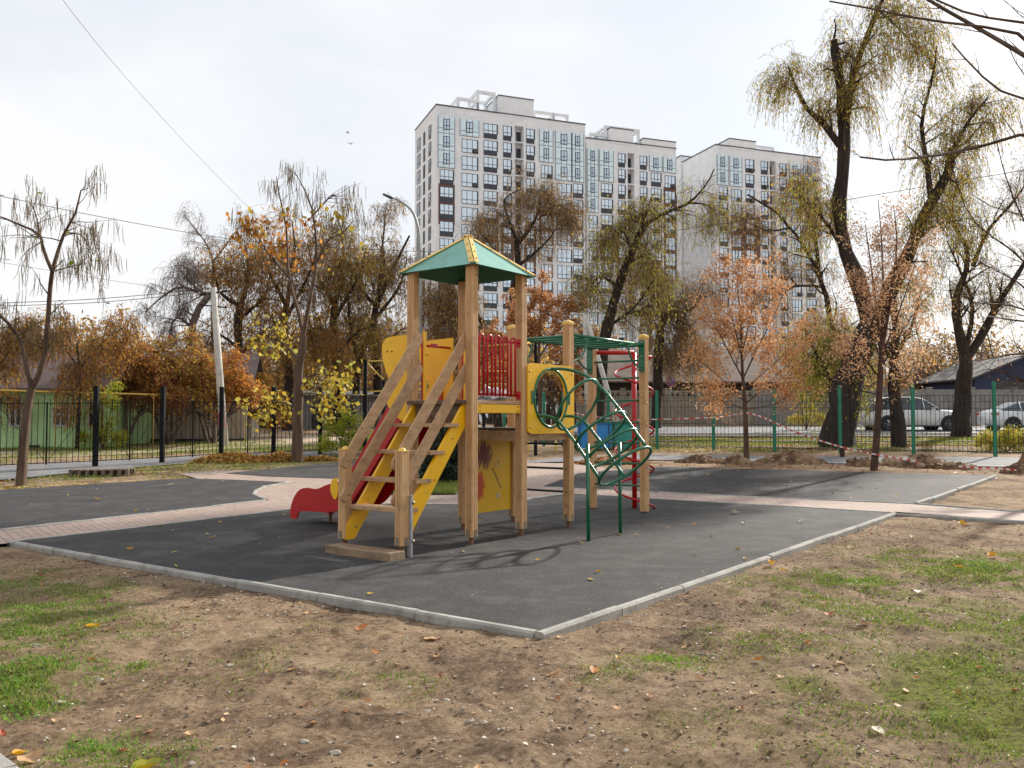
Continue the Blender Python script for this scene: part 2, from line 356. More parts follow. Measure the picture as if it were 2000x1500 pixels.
sheet('road', [gxy(-300, 893), gxy(140, 893), gxy(420, 878), gxy(720, 866), gxy(740, 856), (-30, 52), (-18, 52), gxy(440, 862), gxy(300, 880), gxy(-300, 885)], mat('sandy', 'a8927a', 'c2ae96', .95, 3, bump=.4), .010)
CON = mat('concrete', '8f8c86', 'aaa69e', .9, 3, 8, .35, 60, dirt=('6d665c', 5, .5, .75))
def kerb(pts, name='kerb', wd=.072, h=.022, dep=.14, ln=1.0, gaps=True):
    b = MB()
    for i in range(len(pts)-1):
        a = np.array(pts[i][:2]); c = np.array(pts[i+1][:2]); d = c-a; L = np.hypot(*d); d = d/L; nrm = np.array([-d[1], d[0]])
        k = max(1, int(round(L/ln)))
        for j in range(k):
            s0 = a+d*(L*j/k+.004); s1 = a+d*(L*(j+1)/k-.004); jz = random.uniform(-.006, .006); jn = random.uniform(-.007, .007)
            prof = [(-wd/2, -dep), (wd/2, -dep), (wd/2, h-.015), (wd/2-.015, h), (-wd/2+.015, h), (-wd/2, h-.015)]
            vs = []
            for q in (s0, s1):
                z = float(G(q[1]))+jz
                for o_, zz in prof: w_ = q+nrm*(o_+jn); vs.append((w_[0], w_[1], z+zz))
            b.add(vs, [list(range(6)), list(range(6, 12))[::-1]]+[[i_, 6+i_, 6+(i_+1) % 6, (i_+1) % 6] for i_ in range(6)])
    o = b.build(name, CON, recalc=True); tag(o, kind='structure'); return o
def off(pts, d):
    return [(x, y) for x, y in pts]
kerb([SLAB[0], SLAB[1]]); 
kerb([SLAB[-1], (SLAB[0][0]+.02, SLAB[0][1]-.05)])
kerb(SLAB[1:-1]+[SLAB[-1]], h=.018, wd=.06)
kerb([gxy(-200, 1062), PADL[1], PADL[2], PADL[3]], h=.022, wd=.06); kerb(PADL[3:9], h=.03, wd=.07, ln=.4)
kerb([PADR[3], PADR[4]], h=.035); kerb(PADR[0:4], h=.018, wd=.06); kerb([gxy(1790, 985), gxy(2000, 1000)], h=.018, wd=.06)
kerb([gxy(1750, 1004), gxy(2010, 1019)], h=.018, wd=.06)
kerb([gxy(-90, 1462), gxy(8, 1540), gxy(20, 1700)], h=.08, wd=.12, dep=.2)
kerb([(-2, 38.4), (60, 38.4)], wd=.16, h=.10, dep=.5, ln=1.0)
DBN = mat('dark_brown', '2e241c', '54422f', .95, 2, 8, .5, 12)  # dark brown for the flat bands laid between green fence and road
sheet('verge', [(0, 36.6), (60, 36.6), (60, 38.3), (0, 38.3)], DBN, .05); sheet('verge', [(1, 33.2), (60, 33.2), (60, 33.9), (1, 33.9)], DBN, .03); sheet('verge', [(3, 30.4), (20, 26.6), (20, 26.9), (3, 30.9)], DBN, .035)
#==PLAY==
# ------------------------------------------------------------ materials of the climbing frame
WOOD = mat('pine', 'b88b5a', 'cea676', .62, 3, 8, .25, 30, stretch=(9, 9, .7), dirt=('8d6a47', 7, .55, .8))
WOODH = mat('pine_worn', 'ab8762', 'c5a17a', .7, 3, 8, .3, 30, stretch=(1.2, 9, 6), dirt=('7b6350', 6, .5, .8))
PLANK = mat('deck_plank', '5c4a3b', '7b6551', .8, 4, 8, .3, 30, stretch=(6, 1, 6))
YEL = mat('yellow_paint', 'f0b400', 'f5bd08', .38, 2, 5, .04, 30, dirt=('a88a2a', 5, .58, .85))
YCAP = mat('yellow_plastic', 'e0b24a', 'e8c264', .4, 4)
RED = mat('red_paint', 'b3101a', 'c0161f', .33, 3, dirt=('7a1a18', 6, .6, .85))
REDP = mat('red_plastic', 'b00d0f', 'b91313', .35, 3)
GRN = mat('green_tube', '0f5f3c', '13694a', .28, 3, spec=.6, dirt=('2f6b50', 7, .55, .8))
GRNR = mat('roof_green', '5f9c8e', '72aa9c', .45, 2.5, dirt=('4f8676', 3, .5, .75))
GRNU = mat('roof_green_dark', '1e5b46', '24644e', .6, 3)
GALVD = mat('dull_steel', '7c7466', '92887a', .55, 8, metal=.4)
GALV = mat('galvanised', 'a3a7aa', 'bcbfc2', .4, 8, metal=.35)
BOLT = mat('bolt', 'a89a7a', '8a8072', .35, 8, metal=.7)
RUST = mat('rusty_pipe', '6b4634', '8a6048', .7, 20, 6, .3, dirt=('4a2f22', 20, .45, .7))
DARKM = mat('dark_bar', '16281f', '20362a', .4, 5)
play = empty('climbing_frame', (TFo[0], TFo[1], 0), math.pi/2-ANG)
tag(play, 'wooden climbing frame with green pyramid roof, yellow panels, red slide and green tube tunnel', 'climbing frame')
PS = .054                                   # half width of a post
def post(x, y, z0, z1, cap=True, foot=True, name='post', m=None):
    g = .006; s = PS; e = .008
    # square with two shallow grooves in each face
    side = [(-s+e, -s), (-.012, -s), (-.012, -s+g), (-.006, -s+g), (-.006, -s), (.018, -s), (.018, -s+g), (.023, -s+g), (.023, -s), (s-e, -s)]
    prof = []
    for q in range(4):
        c, d = [(1, 0), (0, 1), (-1, 0), (0, -1)][q]
        for a, b_ in side: prof.append((a*c-b_*d, a*d+b_*c))
    b = MB(); b.prism([(x+a, y+c) for a, c in prof], 2, z0, z1)
    o = b.build(name, m or WOOD, play, True)
    if cap:
        c = MB(); c.box((x-s-.006, y-s-.006, z1-.03), (x+s+.006, y+s+.006, z1+.012), bev=.006)
        c.add([(x-s, y-s, z1+.012), (x+s, y-s, z1+.012), (x+s, y+s, z1+.012), (x-s, y+s, z1+.012), (x, y, z1+.04)], [(0, 1, 4), (1, 2, 4), (2, 3, 4), (3, 0, 4)])
        c.build('cap', YCAP, o)
    if foot:
        c = MB(); c.box((x-.02, y-.02, -.12), (x+.022, y+.022, z0+.001), bev=.003); c.build('foot', RUST, o)
        c = MB(); c.box((x-.012, y-s-.005, z0+.002), (x+.03, y-s-.001, z0+.085)); c.build('foot_plate', GALVD, o); c = MB(); c.box((x-s-.005, y-.012, z0+.002), (x-s-.001, y+.03, z0+.085)); c.build('foot_plate', GALVD, o)
    return o
def bolts(pts, parent, r=.016, m=None, name='bolt', ax=(0, -1, 0)):
    for q in pts:
        b = MB(); M = Matrix.Translation(q)@Vector(ax).to_track_quat('Z', 'Y').to_matrix().to_4x4()
        b.lathe([(0, .014), (r*.6, .012), (r, .004), (r, -.002)], k=10, M=M); b.build(name, m or BOLT, parent)
XF, XR, X6, X8, Y0, Y1 = -.04, .90, 1.94, 4.0, -.04, .87
p_tf = post(XF, Y0, .1, 3.17, False); p_tr = post(XR, Y0, .1, 3.17, False); p_tl = post(XF, Y1, .1, 3.17, False); p_tb = post(XR, Y1, .1, 3.17, False)
p5 = post(X6, Y1, .1, 2.68); p6 = post(X6, Y0, .1, 2.68); p7 = post(X8, Y1, .05, 2.66, True, False); p8 = post(X8, Y0, .05, 2.66, True, False, m=mat('pine_spotted', 'b88b5a', 'cea676', .62, 3, 8, .25, 30, dirt=('4c3824', 30, .58, .66)))
s1 = post(-1.12, .84, .13, 1.08, False); s2 = post(-1.15, Y0, .13, 1.08, False)
for o_, a_, c_ in ((s1, -1.12, .84), (s2, -1.15, Y0)):
    b = MB(); b.box((a_-PS-.003, c_-PS-.003, 1.081), (a_+PS+.003, c_+PS+.003, 1.092), bev=.003); b.lathe([(.038, .0), (.034, .016), (.02, .027), (0, .03)], (a_, c_, 1.092), 14); b.build('cap', YCAP, o_)
for a, k in ((p_tf, (XF, Y0)), (p_tr, (XR, Y0)), (p_tl, (XF, Y1)), (p_tb, (XR, Y1))): bolts([(k[0]+.03, k[1]-PS-.002, 3.1), (k[0]+.03, k[1]-PS-.002, 3.05)], a)
# roof
cx, cy = (XF+XR)/2, (Y0+Y1)/2; hs = (XR-XF)/2+.11; ez, az = 3.15, 3.585
roof = MB(); ed = [(-1, -1), (1, -1), (1, 1), (-1, 1)]; tp = .055
for i in range(4):
    a, b_ = ed[i], ed[(i+1) % 4]
    A0 = Vector((cx+a[0]*hs, cy+a[1]*hs, ez)); B0 = Vector((cx+b_[0]*hs, cy+b_[1]*hs, ez)); A1 = Vector((cx+a[0]*tp, cy+a[1]*tp, az)); B1 = Vector((cx+b_[0]*tp, cy+b_[1]*tp, az))
    n = (B0-A0).cross(A1-A0).normalized()*.012
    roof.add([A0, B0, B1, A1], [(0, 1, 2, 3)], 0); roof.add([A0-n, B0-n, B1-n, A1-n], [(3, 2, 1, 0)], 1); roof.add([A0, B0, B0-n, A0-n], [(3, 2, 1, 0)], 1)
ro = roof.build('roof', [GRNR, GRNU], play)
for i in range(4):
    a = ed[i]
    for sgn, j in ((0, (i+1) % 4), (1, (i-1) % 4)):
        bdir = ed[j]; wv = Vector((bdir[0]-a[0], bdir[1]-a[1], 0)).normalized()
        E0 = Vector((cx+a[0]*(hs+.012), cy+a[1]*(hs+.012), ez+.012)); E1 = Vector((cx+a[0]*.01, cy+a[1]*.01, az+.045))
        nn = (E1-E0).cross(wv) if sgn == 1 else wv.cross(E1-E0)
        nn = nn.normalized();  nn = nn if nn.z > 0 else -nn
        wd = .075; g_ = .007
        q = [E0+wv*g_, E0+wv*wd, E1+wv*wd, E1+wv*g_]; q2 = [v+nn*.007 for v in q]; b = MB()
        b.add(q+q2, [(0, 1, 2, 3), (7, 6, 5, 4), (0, 4, 5, 1), (1, 5, 6, 2), (2, 6, 7, 3), (3, 7, 4, 0)])
        tr = b.build('ridge_trim', YCAP, ro, True)
        bolts([E0.lerp(E1, k)+wv*.045+nn*.007 for k in (.12, .38, .64, .9)], tr, .011, BOLT, 'bolt', nn)
# decks
def slab(name, x0, y0, z0, x1, y1, z1, m, parent=play, bev=.005):
    b = MB(); b.box((x0, y0, z0), (x1, y1, z1), bev=bev); return b.build(name, m, parent)
dk_ = MB()
for i in range(8):
    dk_.box((XF-.05, Y0+.03+i*.104, 1.585), (XR+.05, Y0+.03+i*.104+.098, 1.62), bev=.004)
deck = dk_.build('deck', PLANK, play)
for n_, bx in (('fascia', ((XF+PS, Y0-.028, 1.485), (XR-PS, Y0+.0, 1.585))), ('fascia', ((XF+PS, Y1, 1.485), (XR-PS, Y1+.028, 1.585)))):
    o = slab(n_, *bx[0], *bx[1], YEL)
    bolts([(XF+.11, Y0-.029, 1.51), (XF+.11, Y0-.029, 1.56), (XR-.11, Y0-.029, 1.51), (XR-.11, Y0-.029, 1.56)], o, .007, DARKM, 'screw') if bx[0][1] < 0 else None
slab('fascia', XF-.028, Y0+PS, 1.485, XF, Y1-PS, 1.585, YEL); slab('fascia', XR-.01, Y0+PS, 1.485, XR+.018, Y1-PS, 1.585, YEL)
slab('edge_board', XF+PS, Y0-.034, 1.588, XR-PS, Y0+.02, 1.628, WOODH)
# lower deck between the four posts on the right
b = MB()
for i in range(8): b.box((XR+.03, Y0+.03+i*.104, 1.275), (X6-.03, Y0+.03+i*.104+.098, 1.31), bev=.004)
b.build('lower_deck', PLANK, play)
slab('beam', XR+PS, Y0-.01, 1.15, X6-PS, Y0+.035, 1.272, WOODH); slab('beam', XR+PS, Y1-.035, 1.15, X6-PS, Y1+.01, 1.272, WOODH)
slab('beam', XR-.02, Y0+PS, 1.15, XR+.025, Y1-PS, 1.272, WOODH); slab('beam', X6-.02, Y0+PS, 1.15, X6+.02, Y1-PS, 1.272, WOODH)
# yellow scribbled board under the lower deck
SCR = bpy.data.materials.new('scribbled_yellow'); SCR.use_nodes = True; t = SCR.node_tree; p = t.nodes['Principled BSDF']; p.inputs['Roughness'].default_value = .45; co = N(t, 'ShaderNodeTexCoord')
def blob(cx_, cz_, rx, rz):
    m_ = N(t, 'ShaderNodeMapping'); m_.vector_type = 'POINT'; m_.inputs['Location'].default_value = (-cx_/rx, 0, -cz_/rz); m_.inputs['Scale'].default_value = (1/rx, 0, 1/rz); t.links.new(co.outputs['Object'], m_.inputs[0])
    g_ = N(t, 'ShaderNodeTexGradient', gradient_type='SPHERICAL'); t.links.new(m_.outputs[0], g_.inputs[0]); return g_
wv_ = N(t, 'ShaderNodeTexNoise'); wv_.inputs['Scale'].default_value = 9; wv_.inputs['Detail'].default_value = 6; wv_.inputs['Distortion'].default_value = 1.2
m2 = N(t, 'ShaderNodeMapping'); m2.inputs['Rotation'].default_value = (0, .5, 0); m2.inputs['Scale'].default_value = (4, 4, .8); t.links.new(co.outputs['Object'], m2.inputs[0]); t.links.new(m2.outputs[0], wv_.inputs['Vector'])
ycol = N(t, 'ShaderNodeRGB'); ycol.outputs[0].default_value = (*s2l('e8b41a'), 1); dred = N(t, 'ShaderNodeRGB'); dred.outputs[0].default_value = (*s2l('6d1613'), 1); ored = N(t, 'ShaderNodeRGB'); ored.outputs[0].default_value = (*s2l('c84a1a'), 1)
out = ycol.outputs[0]
for g_, c_ in ((blob(1.28, .95, .34, .34), dred), (blob(1.2, .55, .22, .36), ored)):
    a_ = N(t, 'ShaderNodeMath', operation='MULTIPLY'); t.links.new(g_.outputs['Fac'], a_.inputs[0]); t.links.new(wv_.outputs[0], a_.inputs[1])
    r_ = N(t, 'ShaderNodeValToRGB'); r_.color_ramp.elements[0].position = .2; r_.color_ramp.elements[1].position = .3; t.links.new(a_.outputs[0], r_.inputs[0])
    out = mix(r_.outputs[0], out, c_.outputs[0])
t.links.new(out, p.inputs['Base Color'])
b = MB(); b.box((XR+PS, Y1-.012, .2), (X6-PS, Y1+.003, 1.15), bev=.003); gp_ = b.build('play_panel', SCR, play)
tag(gp_, 'yellow board scribbled over in dark red and orange')
def ring(c, r, n=20, ax='y'): return [(c[0]+r*math.cos(2*math.pi*i/n), c[1], c[2]+r*math.sin(2*math.pi*i/n)) for i in range(n)]
PFM = mat('print_white', 'd8d0b8', 'd8d0b8', .6)
b = MB(); b.tube(ring((1.57, Y1-.016, .83), .045), .005, 5, closed=True); b.build('printed_face', PFM, gp_)   # small figures printed on the board
b = MB(); b.box((1.55, Y1-.019, .81), (1.59, Y1-.014, .815)); b.box((1.555, Y1-.019, .84), (1.563, Y1-.014, .848)); b.box((1.578, Y1-.019, .84), (1.586, Y1-.014, .848)); b.build('printed_face', PFM, gp_); b = MB()
for i in range(8): a = 2*math.pi*i/8; b.tube([(1.6, Y1-.016, .4), (1.6+.045*math.cos(a), Y1-.016, .4+.045*math.sin(a))], .006, 5)
b.build('printed_flower', PFM, gp_)
b = MB()
for i in range(9):
    q = i/8; x, z = 1.46+.17*q, .76-.25*q; b.box((x, Y1-.017, z), (x+.04, Y1-.013, z+.014))
b.build('printed_path', mat('print_dark', '3a3020', '3a3020', .6), gp_)
# bars between the two posts under the tunnel side, and the wall bars at the far end
for z in (1.09, .77, .47):
    b = MB(); b.tube([(X6, Y0+PS-.01, z), (X6, Y1-PS+.01, z)], .015, 10); b.build('rung', DARKM, play)
for z in (2.04, 1.7, 1.37, 1.06, .75, .42, 2.3):
    b = MB(); b.tube([(X8, Y0+PS-.01, z), (X8, Y1-PS+.01, z)], .015, 10); b.build('rung', GRN, play)
for y in (Y0, Y1):
    bolts([(X8-.03, y-PS-.002, z-.04) for z in (1.7, 1.37, 1.06, .75, .42)], p8 if y == Y0 else p7)
    bolts([(X6-PS-.002, y, z) for z in (.3, .47, .77, 1.09)], p6 if y == Y0 else p5, ax=(-1, 0, 0))
# railing of hoops, front side of the upper deck
rl = MB(); z0, z1 = 1.70, 2.33; xs0, xs1 = XF+PS, XR-PS
rl.tube([(xs0, Y0, z0), (xs1, Y0, z0)], .014); rl.tube([(xs0, Y0, z1), (xs1, Y0, z1)], .014)
for x_ in (xs0, xs1):
    for z_ in (z0, z1): rl.box((x_-.012, Y0-.03, z_-.05), (x_+.012, Y0+.03, z_+.05), bev=.004)
nh = 5; wp = (xs1-xs0-.08)/nh
for i in range(nh):
    xa = xs0+.05+i*wp; xb = xa+wp*.56
    pts = [(xa, Y0-.022, z0-.02), (xa, Y0-.022, z1-.01)]+[((xa+xb)/2-(xb-xa)/2*math.cos(math.pi*k/8), Y0-.022, z1+.055*math.sin(math.pi*k/8)+.0) for k in range(1, 8)]+[(xb, Y0-.022, z1-.01), (xb, Y0-.022, z0-.02)]
    rl.tube(pts, .0135, 8)
rl.build('railing', RED, play)
# yellow board with round opening
def holed(name, x0, x1, z0, z1, cxh, czh, rh, y0, y1, m, cr_=.07):
    n = 40; outer = []; inner = []
    def rr(a):
        dx, dz = math.cos(a), math.sin(a); k = min((x1-x0)/2/abs(dx) if abs(dx) > 1e-6 else 9, (z1-z0)/2/abs(dz) if abs(dz) > 1e-6 else 9)
        X, Z = dx*k, dz*k; hx, hz = (x1-x0)/2-cr_, (z1-z0)/2-cr_
        if abs(X) > hx and abs(Z) > hz:
            sx, sz = math.copysign(1, X), math.copysign(1, Z); ox, oz = X-sx*hx, Z-sz*hz; l = math.hypot(ox, oz)
            if l > cr_: X = sx*hx+ox*cr_/l; Z = sz*hz+oz*cr_/l
        return ((x0+x1)/2+X, (z0+z1)/2+Z)
    angs = sorted([2*math.pi*i/n for i in range(n)]+[math.atan2(sz*((z1-z0)/2-cr_*.3), sx*((x1-x0)/2-cr_*.3)) % (2*math.pi) for sx in (1, -1) for sz in (1, -1)])
    for a in angs: outer.append(rr(a)); inner.append((cxh+rh*math.cos(a), czh+rh*1.02*math.sin(a)))
    n = len(angs); vs = [(x, y0, z) for x, z in outer]+[(x, y0, z) for x, z in inner]+[(x, y1, z) for x, z in outer]+[(x, y1, z) for x, z in inner]
    fs = []
    for i in range(n):
        j = (i+1) % n; fs += [(i, j, n+j, n+i), (2*n+j, 2*n+i, 3*n+i, 3*n+j), (i, 2*n+i, 2*n+j, j), (n+j, 3*n+j, 3*n+i, n+i)]
    b = MB(); b.add(vs, fs); return b.build(name, m, play, True)
YP = Y0-PS-.02
tp_ = holed('tunnel_panel', XR+.035, X6+.025, 1.235, 2.10, 1.43, 1.675, .335, YP, YP+.016, YEL)
bolts([(XR+.08, YP-.001, 2.0), (X6-.03, YP-.001, 2.0), (XR+.08, YP-.001, 1.32), (X6-.03, YP-.001, 1.32)], tp_, .013)
# climbing tunnel of green tubes
tun = [(-.11, 1.68), (-.51, 1.60), (-.83, 1.32), (-1.0, 1.09), (-1.18, .86)]; RR = .365
prev = None; centers = [(-.115, 1.68), (-.26, 1.675), (-.40, 1.645), (-.52, 1.59), (-.64, 1.49), (-.74, 1.38), (-.84, 1.27), (-1.0, 1.07), (-1.17, .86)]
frames = []
for i, (y, z) in enumerate(centers):
    a = centers[max(0, i-1)]; c = centers[min(len(centers)-1, i+1)]; d = Vector((0, c[0]-a[0], c[1]-a[1])).normalized()
    if i == 0: d = Vector((0, -1, 0))
    up = Vector((1, 0, 0)).cross(d); up = -up if up.z < 0 else up; frames.append((Vector((1.43, y, z)), up, d))
def on(i, th, r=RR): c, up, d = frames[i]; return c+Vector((1, 0, 0))*r*math.sin(th)+up*r*math.cos(th)
tt = MB()
for i in (0, 3, 6, 7, 8): tt.tube([on(i, 2*math.pi*k/28) for k in range(28)], .018, 8, closed=True)
def smooth(pts, n=6):
    P_ = [Vector(q) for q in pts]; P_ = [P_[0]*2-P_[1]]+P_+[P_[-1]*2-P_[-2]]; out = []
    for i in range(1, len(P_)-2):
        for k in range(n):
            u = k/n; a, b_, c, d = P_[i-1], P_[i], P_[i+1], P_[i+2]
            out.append(.5*((2*b_)+(c-a)*u+(2*a-5*b_+4*c-d)*u*u+(3*b_-a-3*c+d)*u**3))
    return out+[P_[-2]]
for th in (0, R(128), R(-128)): tt.tube(smooth([on(i, th) for i in range(9)], 4), .0195, 8)
for sx in (-1, 1):
    x_ = 1.43+sx*.335; tt.tube([(x_, -.115, 1.68), (x_+sx*.07, -.115, 1.68)], .011, 6); tt.box((x_+sx*.075-.018, YP-.012, 1.60), (x_+sx*.075+.018, YP-.001, 1.76), bev=.003)
tunnel = tt.build('tube_tunnel', GRN, play)
for x_, yb, zt in ((1.0, -.93, 1.13), (1.80, -.89, 1.13)):
    b = MB(); b.tube([(x_, yb, -.1), (x_+.03*(1 if x_ < 1.4 else -1), -.9, zt)], .022, 10); b.build('support_leg', GRN, tunnel)
# monkey bars
mk = MB()
for y in (Y0, Y1): mk.tube([(X6+PS, y, 2.53), (X8-PS, y, 2.53)], .021, 10)
for i in range(7): x_ = X6+.1+i*(X8-X6-.2)/6; mk.tube([(x_, Y0, 2.515), (x_, Y1, 2.515)], .019, 8)
for y in (Y0, Y1):
    for xa, sg in ((X6+PS, 1), (X8-PS, -1)):
        mk.tube([(xa+sg*.42*(1-math.cos(k*math.pi/16)) if 0 else xa+sg*.42*math.sin(k*math.pi/16), y, 2.53-.35*(math.cos(k*math.pi/16))) for k in range(9)], .014, 8)
        mk.box((xa-.008, y-.035, 2.12), (xa+.008, y+.035, 2.6), bev=.003)
mb = mk.build('monkey_bars', GRN, play)
bolts([(X8-PS-.012, y, z) for y in (Y0, Y1) for z in (2.17, 2.35, 2.56)], mb, ax=(-1, 0, 0))
for y in (Y0, Y1): b = MB(); b.box((X8-PS-.016, y-.05, 2.13), (X8-PS-.009, y+.05, 2.6), bev=.002); b.build('mounting_plate', GRN, mb)
# spiral climber
sp = MB(); PX, PY = 4.42, .36
sp.tube([(PX, PY, -.1), (PX, PY, 2.46)], .038, 14)
sp.tube([(X8+PS, Y1, 2.46), (PX, PY, 2.46)], .034, 12)
spc = sp.build('spiral_climber', REDP, play)
hx = []
for i in range(160):
    u = i/159; a = -R(40)+u*2*math.pi*4.05; hx.append((PX+.3*math.cos(a), PY+.3*math.sin(a), 2.40-u*2.42))
b = MB(); b.tube([(PX+.03, PY, 2.4)]+hx, .018, 7); b.build('coil', REDP, spc)
# grab handle seen through the opening
b = MB(); b.tube(smooth([(X6-.03, Y1-.3, 1.92), (X6-.05, Y1-.36, 1.86), (X6-.05, Y1-.38, 1.68), (X6-.05, Y1-.36, 1.5), (X6-.03, Y1-.3, 1.44)]), .018, 8); b.build('grab_handle', RED, play)
# stair: stringers, treads, handrails
def strin(y):
    x0, z0, x1, z1 = -1.13, .12, -.03, 1.62; dx, dz = x1-x0, z1-z0; l = math.hypot(dx, dz); nx_, nz_ = -dz/l, dx/l; wd = .075
    poly = [(x0-.02, z0), (x0+.1, z0-.0), (x1, z1-.22), (x1, z1), (x1-.05, z1), (x0-.02, z0+.16)]
    b = MB(); b.prism(poly, 1, y-.017, y+.017); return b.build('stringer', YEL, play, True)
st1 = strin(Y0+.075); st2 = strin(Y1-.075)
bolts([(-1.02, Y0+.057, .25), (-.6, Y0+.057, .76), (-.3, Y0+.057, 1.2)], st1, .01); bolts([(-1.02, Y1-.095, .25)], st2, .012)
for x_, z_ in ((-.99, .445), (-.79, .735), (-.57, 1.03), (-.34, 1.325)):
    b = MB(); b.box((x_-.11, Y0+.03, z_-.0), (x_+.12, Y1-.03, z_+.042), bev=.006); b.build('tread', WOODH, play)
b = MB(); b.box((-.17, Y0+.03, 1.585), (XF-.052, Y1-.03, 1.63), bev=.006); b.box((-.09, Y0+.094, 1.44), (-.07, Y1-.094, 1.583)); b.build('tread', PLANK, play)
def rail(y, za, zb):
    x0, x1 = -1.16, -.02; b = MB(); dx, dz = x1-x0, zb-za; l = math.hypot(dx, dz); ax_ = Vector((dx/l, 0, dz/l)); nn = Vector((-dz/l, 0, dx/l)); hw = .066
    n = 6; pts = []
    for k in range(n+1): a = -math.pi/2+math.pi*k/n; pts.append((Vector((x1, 0, zb))+ax_*(math.cos(a)*hw)+nn*(math.sin(a)*hw)))
    for k in range(n+1): a = math.pi/2+math.pi*k/n; pts.append((Vector((x0, 0, za))+ax_*(math.cos(a)*hw)+nn*(math.sin(a)*hw)))
    b.prism([(q.x, q.z) for q in pts], 1, y-.019, y+.019)
    o = b.build('handrail', WOODH, play, True)
    bm = bmesh.new(); bm.from_mesh(o.data); ee = [e for e in bm.edges if abs(e.verts[0].co.y-e.verts[1].co.y) < 1e-6]
    bmesh.ops.bevel(bm, geom=ee, offset=.008, segments=2, affect='EDGES'); bm.to_mesh(o.data); bm.free()
    bolts([(x0+.03, y-.021, za+.02)], o, .014); return o
for y in (Y0+PS+.021, Y1-PS-.021):
    rail(y, .95, 2.37); rail(y, .58, 2.0)
b = MB(); b.box((-1.43, -.14, .0), (-1.2, .80, .095), bev=.012); b.build('bottom_step', mat('step_wood', '7d6750', '9a8166', .85, 4, 8, .4, 30, stretch=(8, 1, 4), dirt=('5a4a3a', 6, .5, .8)), play)
b = MB(); b.box((-1.15+PS+.002, Y0-PS-.026, -.05), (-1.15+PS+.026, Y0-PS+.03, .64), bev=.003); o = b.build('anchor_plate', GALV, play)
bolts([(-1.07, Y0-PS-.03, .17), (-1.07, Y0-PS-.03, .56)], o, .02)
# slide
sl = MB(); ys = [(.93, 1.60), (1.15, 1.58), (1.4, 1.36), (1.7, 1.02), (2.0, .66), (2.25, .40), (2.5, .28), (2.75, .25), (3.0, .25), (3.16, .22)]
ys = [(v.x, v.y) for v in smooth([Vector((a, b_, 0)) for a, b_ in ys], 4)]
XS0, XS1 = .13, .77
vs = []; n = len(ys)
for y, z in ys: vs += [(XS0+.02, y, z), (XS1-.02, y, z), (XS1-.02, y-.005, z-.035), (XS0+.02, y-.005, z-.035)]
sl.add(vs, [(4*i+j, 4*i+(j+1) % 4, 4*i+4+(j+1) % 4, 4*i+4+j) for i in range(n-1) for j in range(4)]+[(0, 3, 2, 1)], 0, True)
slide = sl.build('slide', REDP, play, True)
redp = [(1.12, 1.80), (1.30, 1.74), (1.45, 1.57), (2.0, .88), (2.28, .62), (2.55, .56), (2.8, .49), (3.05, .495), (3.22, .455), (3.36, .33), (3.43, .16), (3.41, .08), (3.28, .07), (3.2, .17), (2.9, .185), (2.5, .2), (2.2, .28), (1.95, .5), (1.24, 1.36), (1.12, 1.46)]
yelp = [(.95, 2.45), (1.42, 2.43), (1.52, 2.36), (1.53, 2.24), (1.46, 2.0), (1.36, 1.86), (1.42, 1.72), (1.44, 1.6), (1.28, 1.45), (1.10, 1.36), (.95, 1.36)]
yelp2 = [(2.36, .66), (2.44, .62), (2.47, .5), (2.42, .4), (2.36, .38), (2.32, .5)]
redp = [(a if a < 2.5 else 2.5+(a-2.5)*.86, b_) for a, b_ in redp]
def roundp(poly, n=3): return [(v.x, v.y) for v in smooth([Vector((a, b_, 0)) for a, b_ in poly], n)]
for x_, sg in ((XS0, 1), (XS1, -1)):
    b = MB(); b.prism(roundp(redp), 0, x_-.01, x_+.01); sp_ = b.build('side_panel', REDP, slide, True)
    b = MB(); b.prism(roundp(yelp, 4), 0, x_-.026 if sg == 1 else x_+.011, x_-.011 if sg == 1 else x_+.026); fl = b.build('entry_panel', YEL, slide, True)
    b = MB(); b.prism(roundp(yelp2, 4), 0, x_-.026 if sg == 1 else x_+.011, x_-.011 if sg == 1 else x_+.026); b.build('joint_panel', YEL, slide, True)
    bolts([(x_-.028, 1.36, 2.25), (x_-.028, 1.44, 2.26)], fl, .010, DARKM, 'screw', (-1, 0, 0))
    b = MB(); xg = .055 if sg == 1 else .80; b.box((xg, Y1-PS-.03, 1.63), (xg+.055, Y1-PS-.012, 2.46), bev=.003); b.build('entry_board', YEL, slide)
    b = MB(); b.box((xg-.02 if sg == 1 else xg-.02, Y1-PS-.026, 1.63), (xg-.002, Y1-PS-.012, 2.4)); b.build('entry_strip', RED, slide)
b = MB(); b.box((.30, Y1+.01, 2.30), (.42, Y1+.03, 2.34), bev=.006); b.tube([(XS0+.02, 1.28, 2.3), (XS0-.0, 1.36, 2.3), (XS0+.0, 1.44, 2.3)], .012); b.tube([(XS0, 1.0, 2.32), (XS1, 1.0, 2.32)], .016); b.build('hand_bar', RED, slide)
b = MB(); b.tube([(.42, 2.82, -.1), (.42, 2.82, .25)], .022, 8); b.box((XS0, 2.5, .2), (XS1, 3.1, .218)); b.build('slide_foot', RUST, slide)
slab('beam', XF+PS, Y1-.02, 1.35, XR-PS, Y1+.0, 1.483, WOODH)
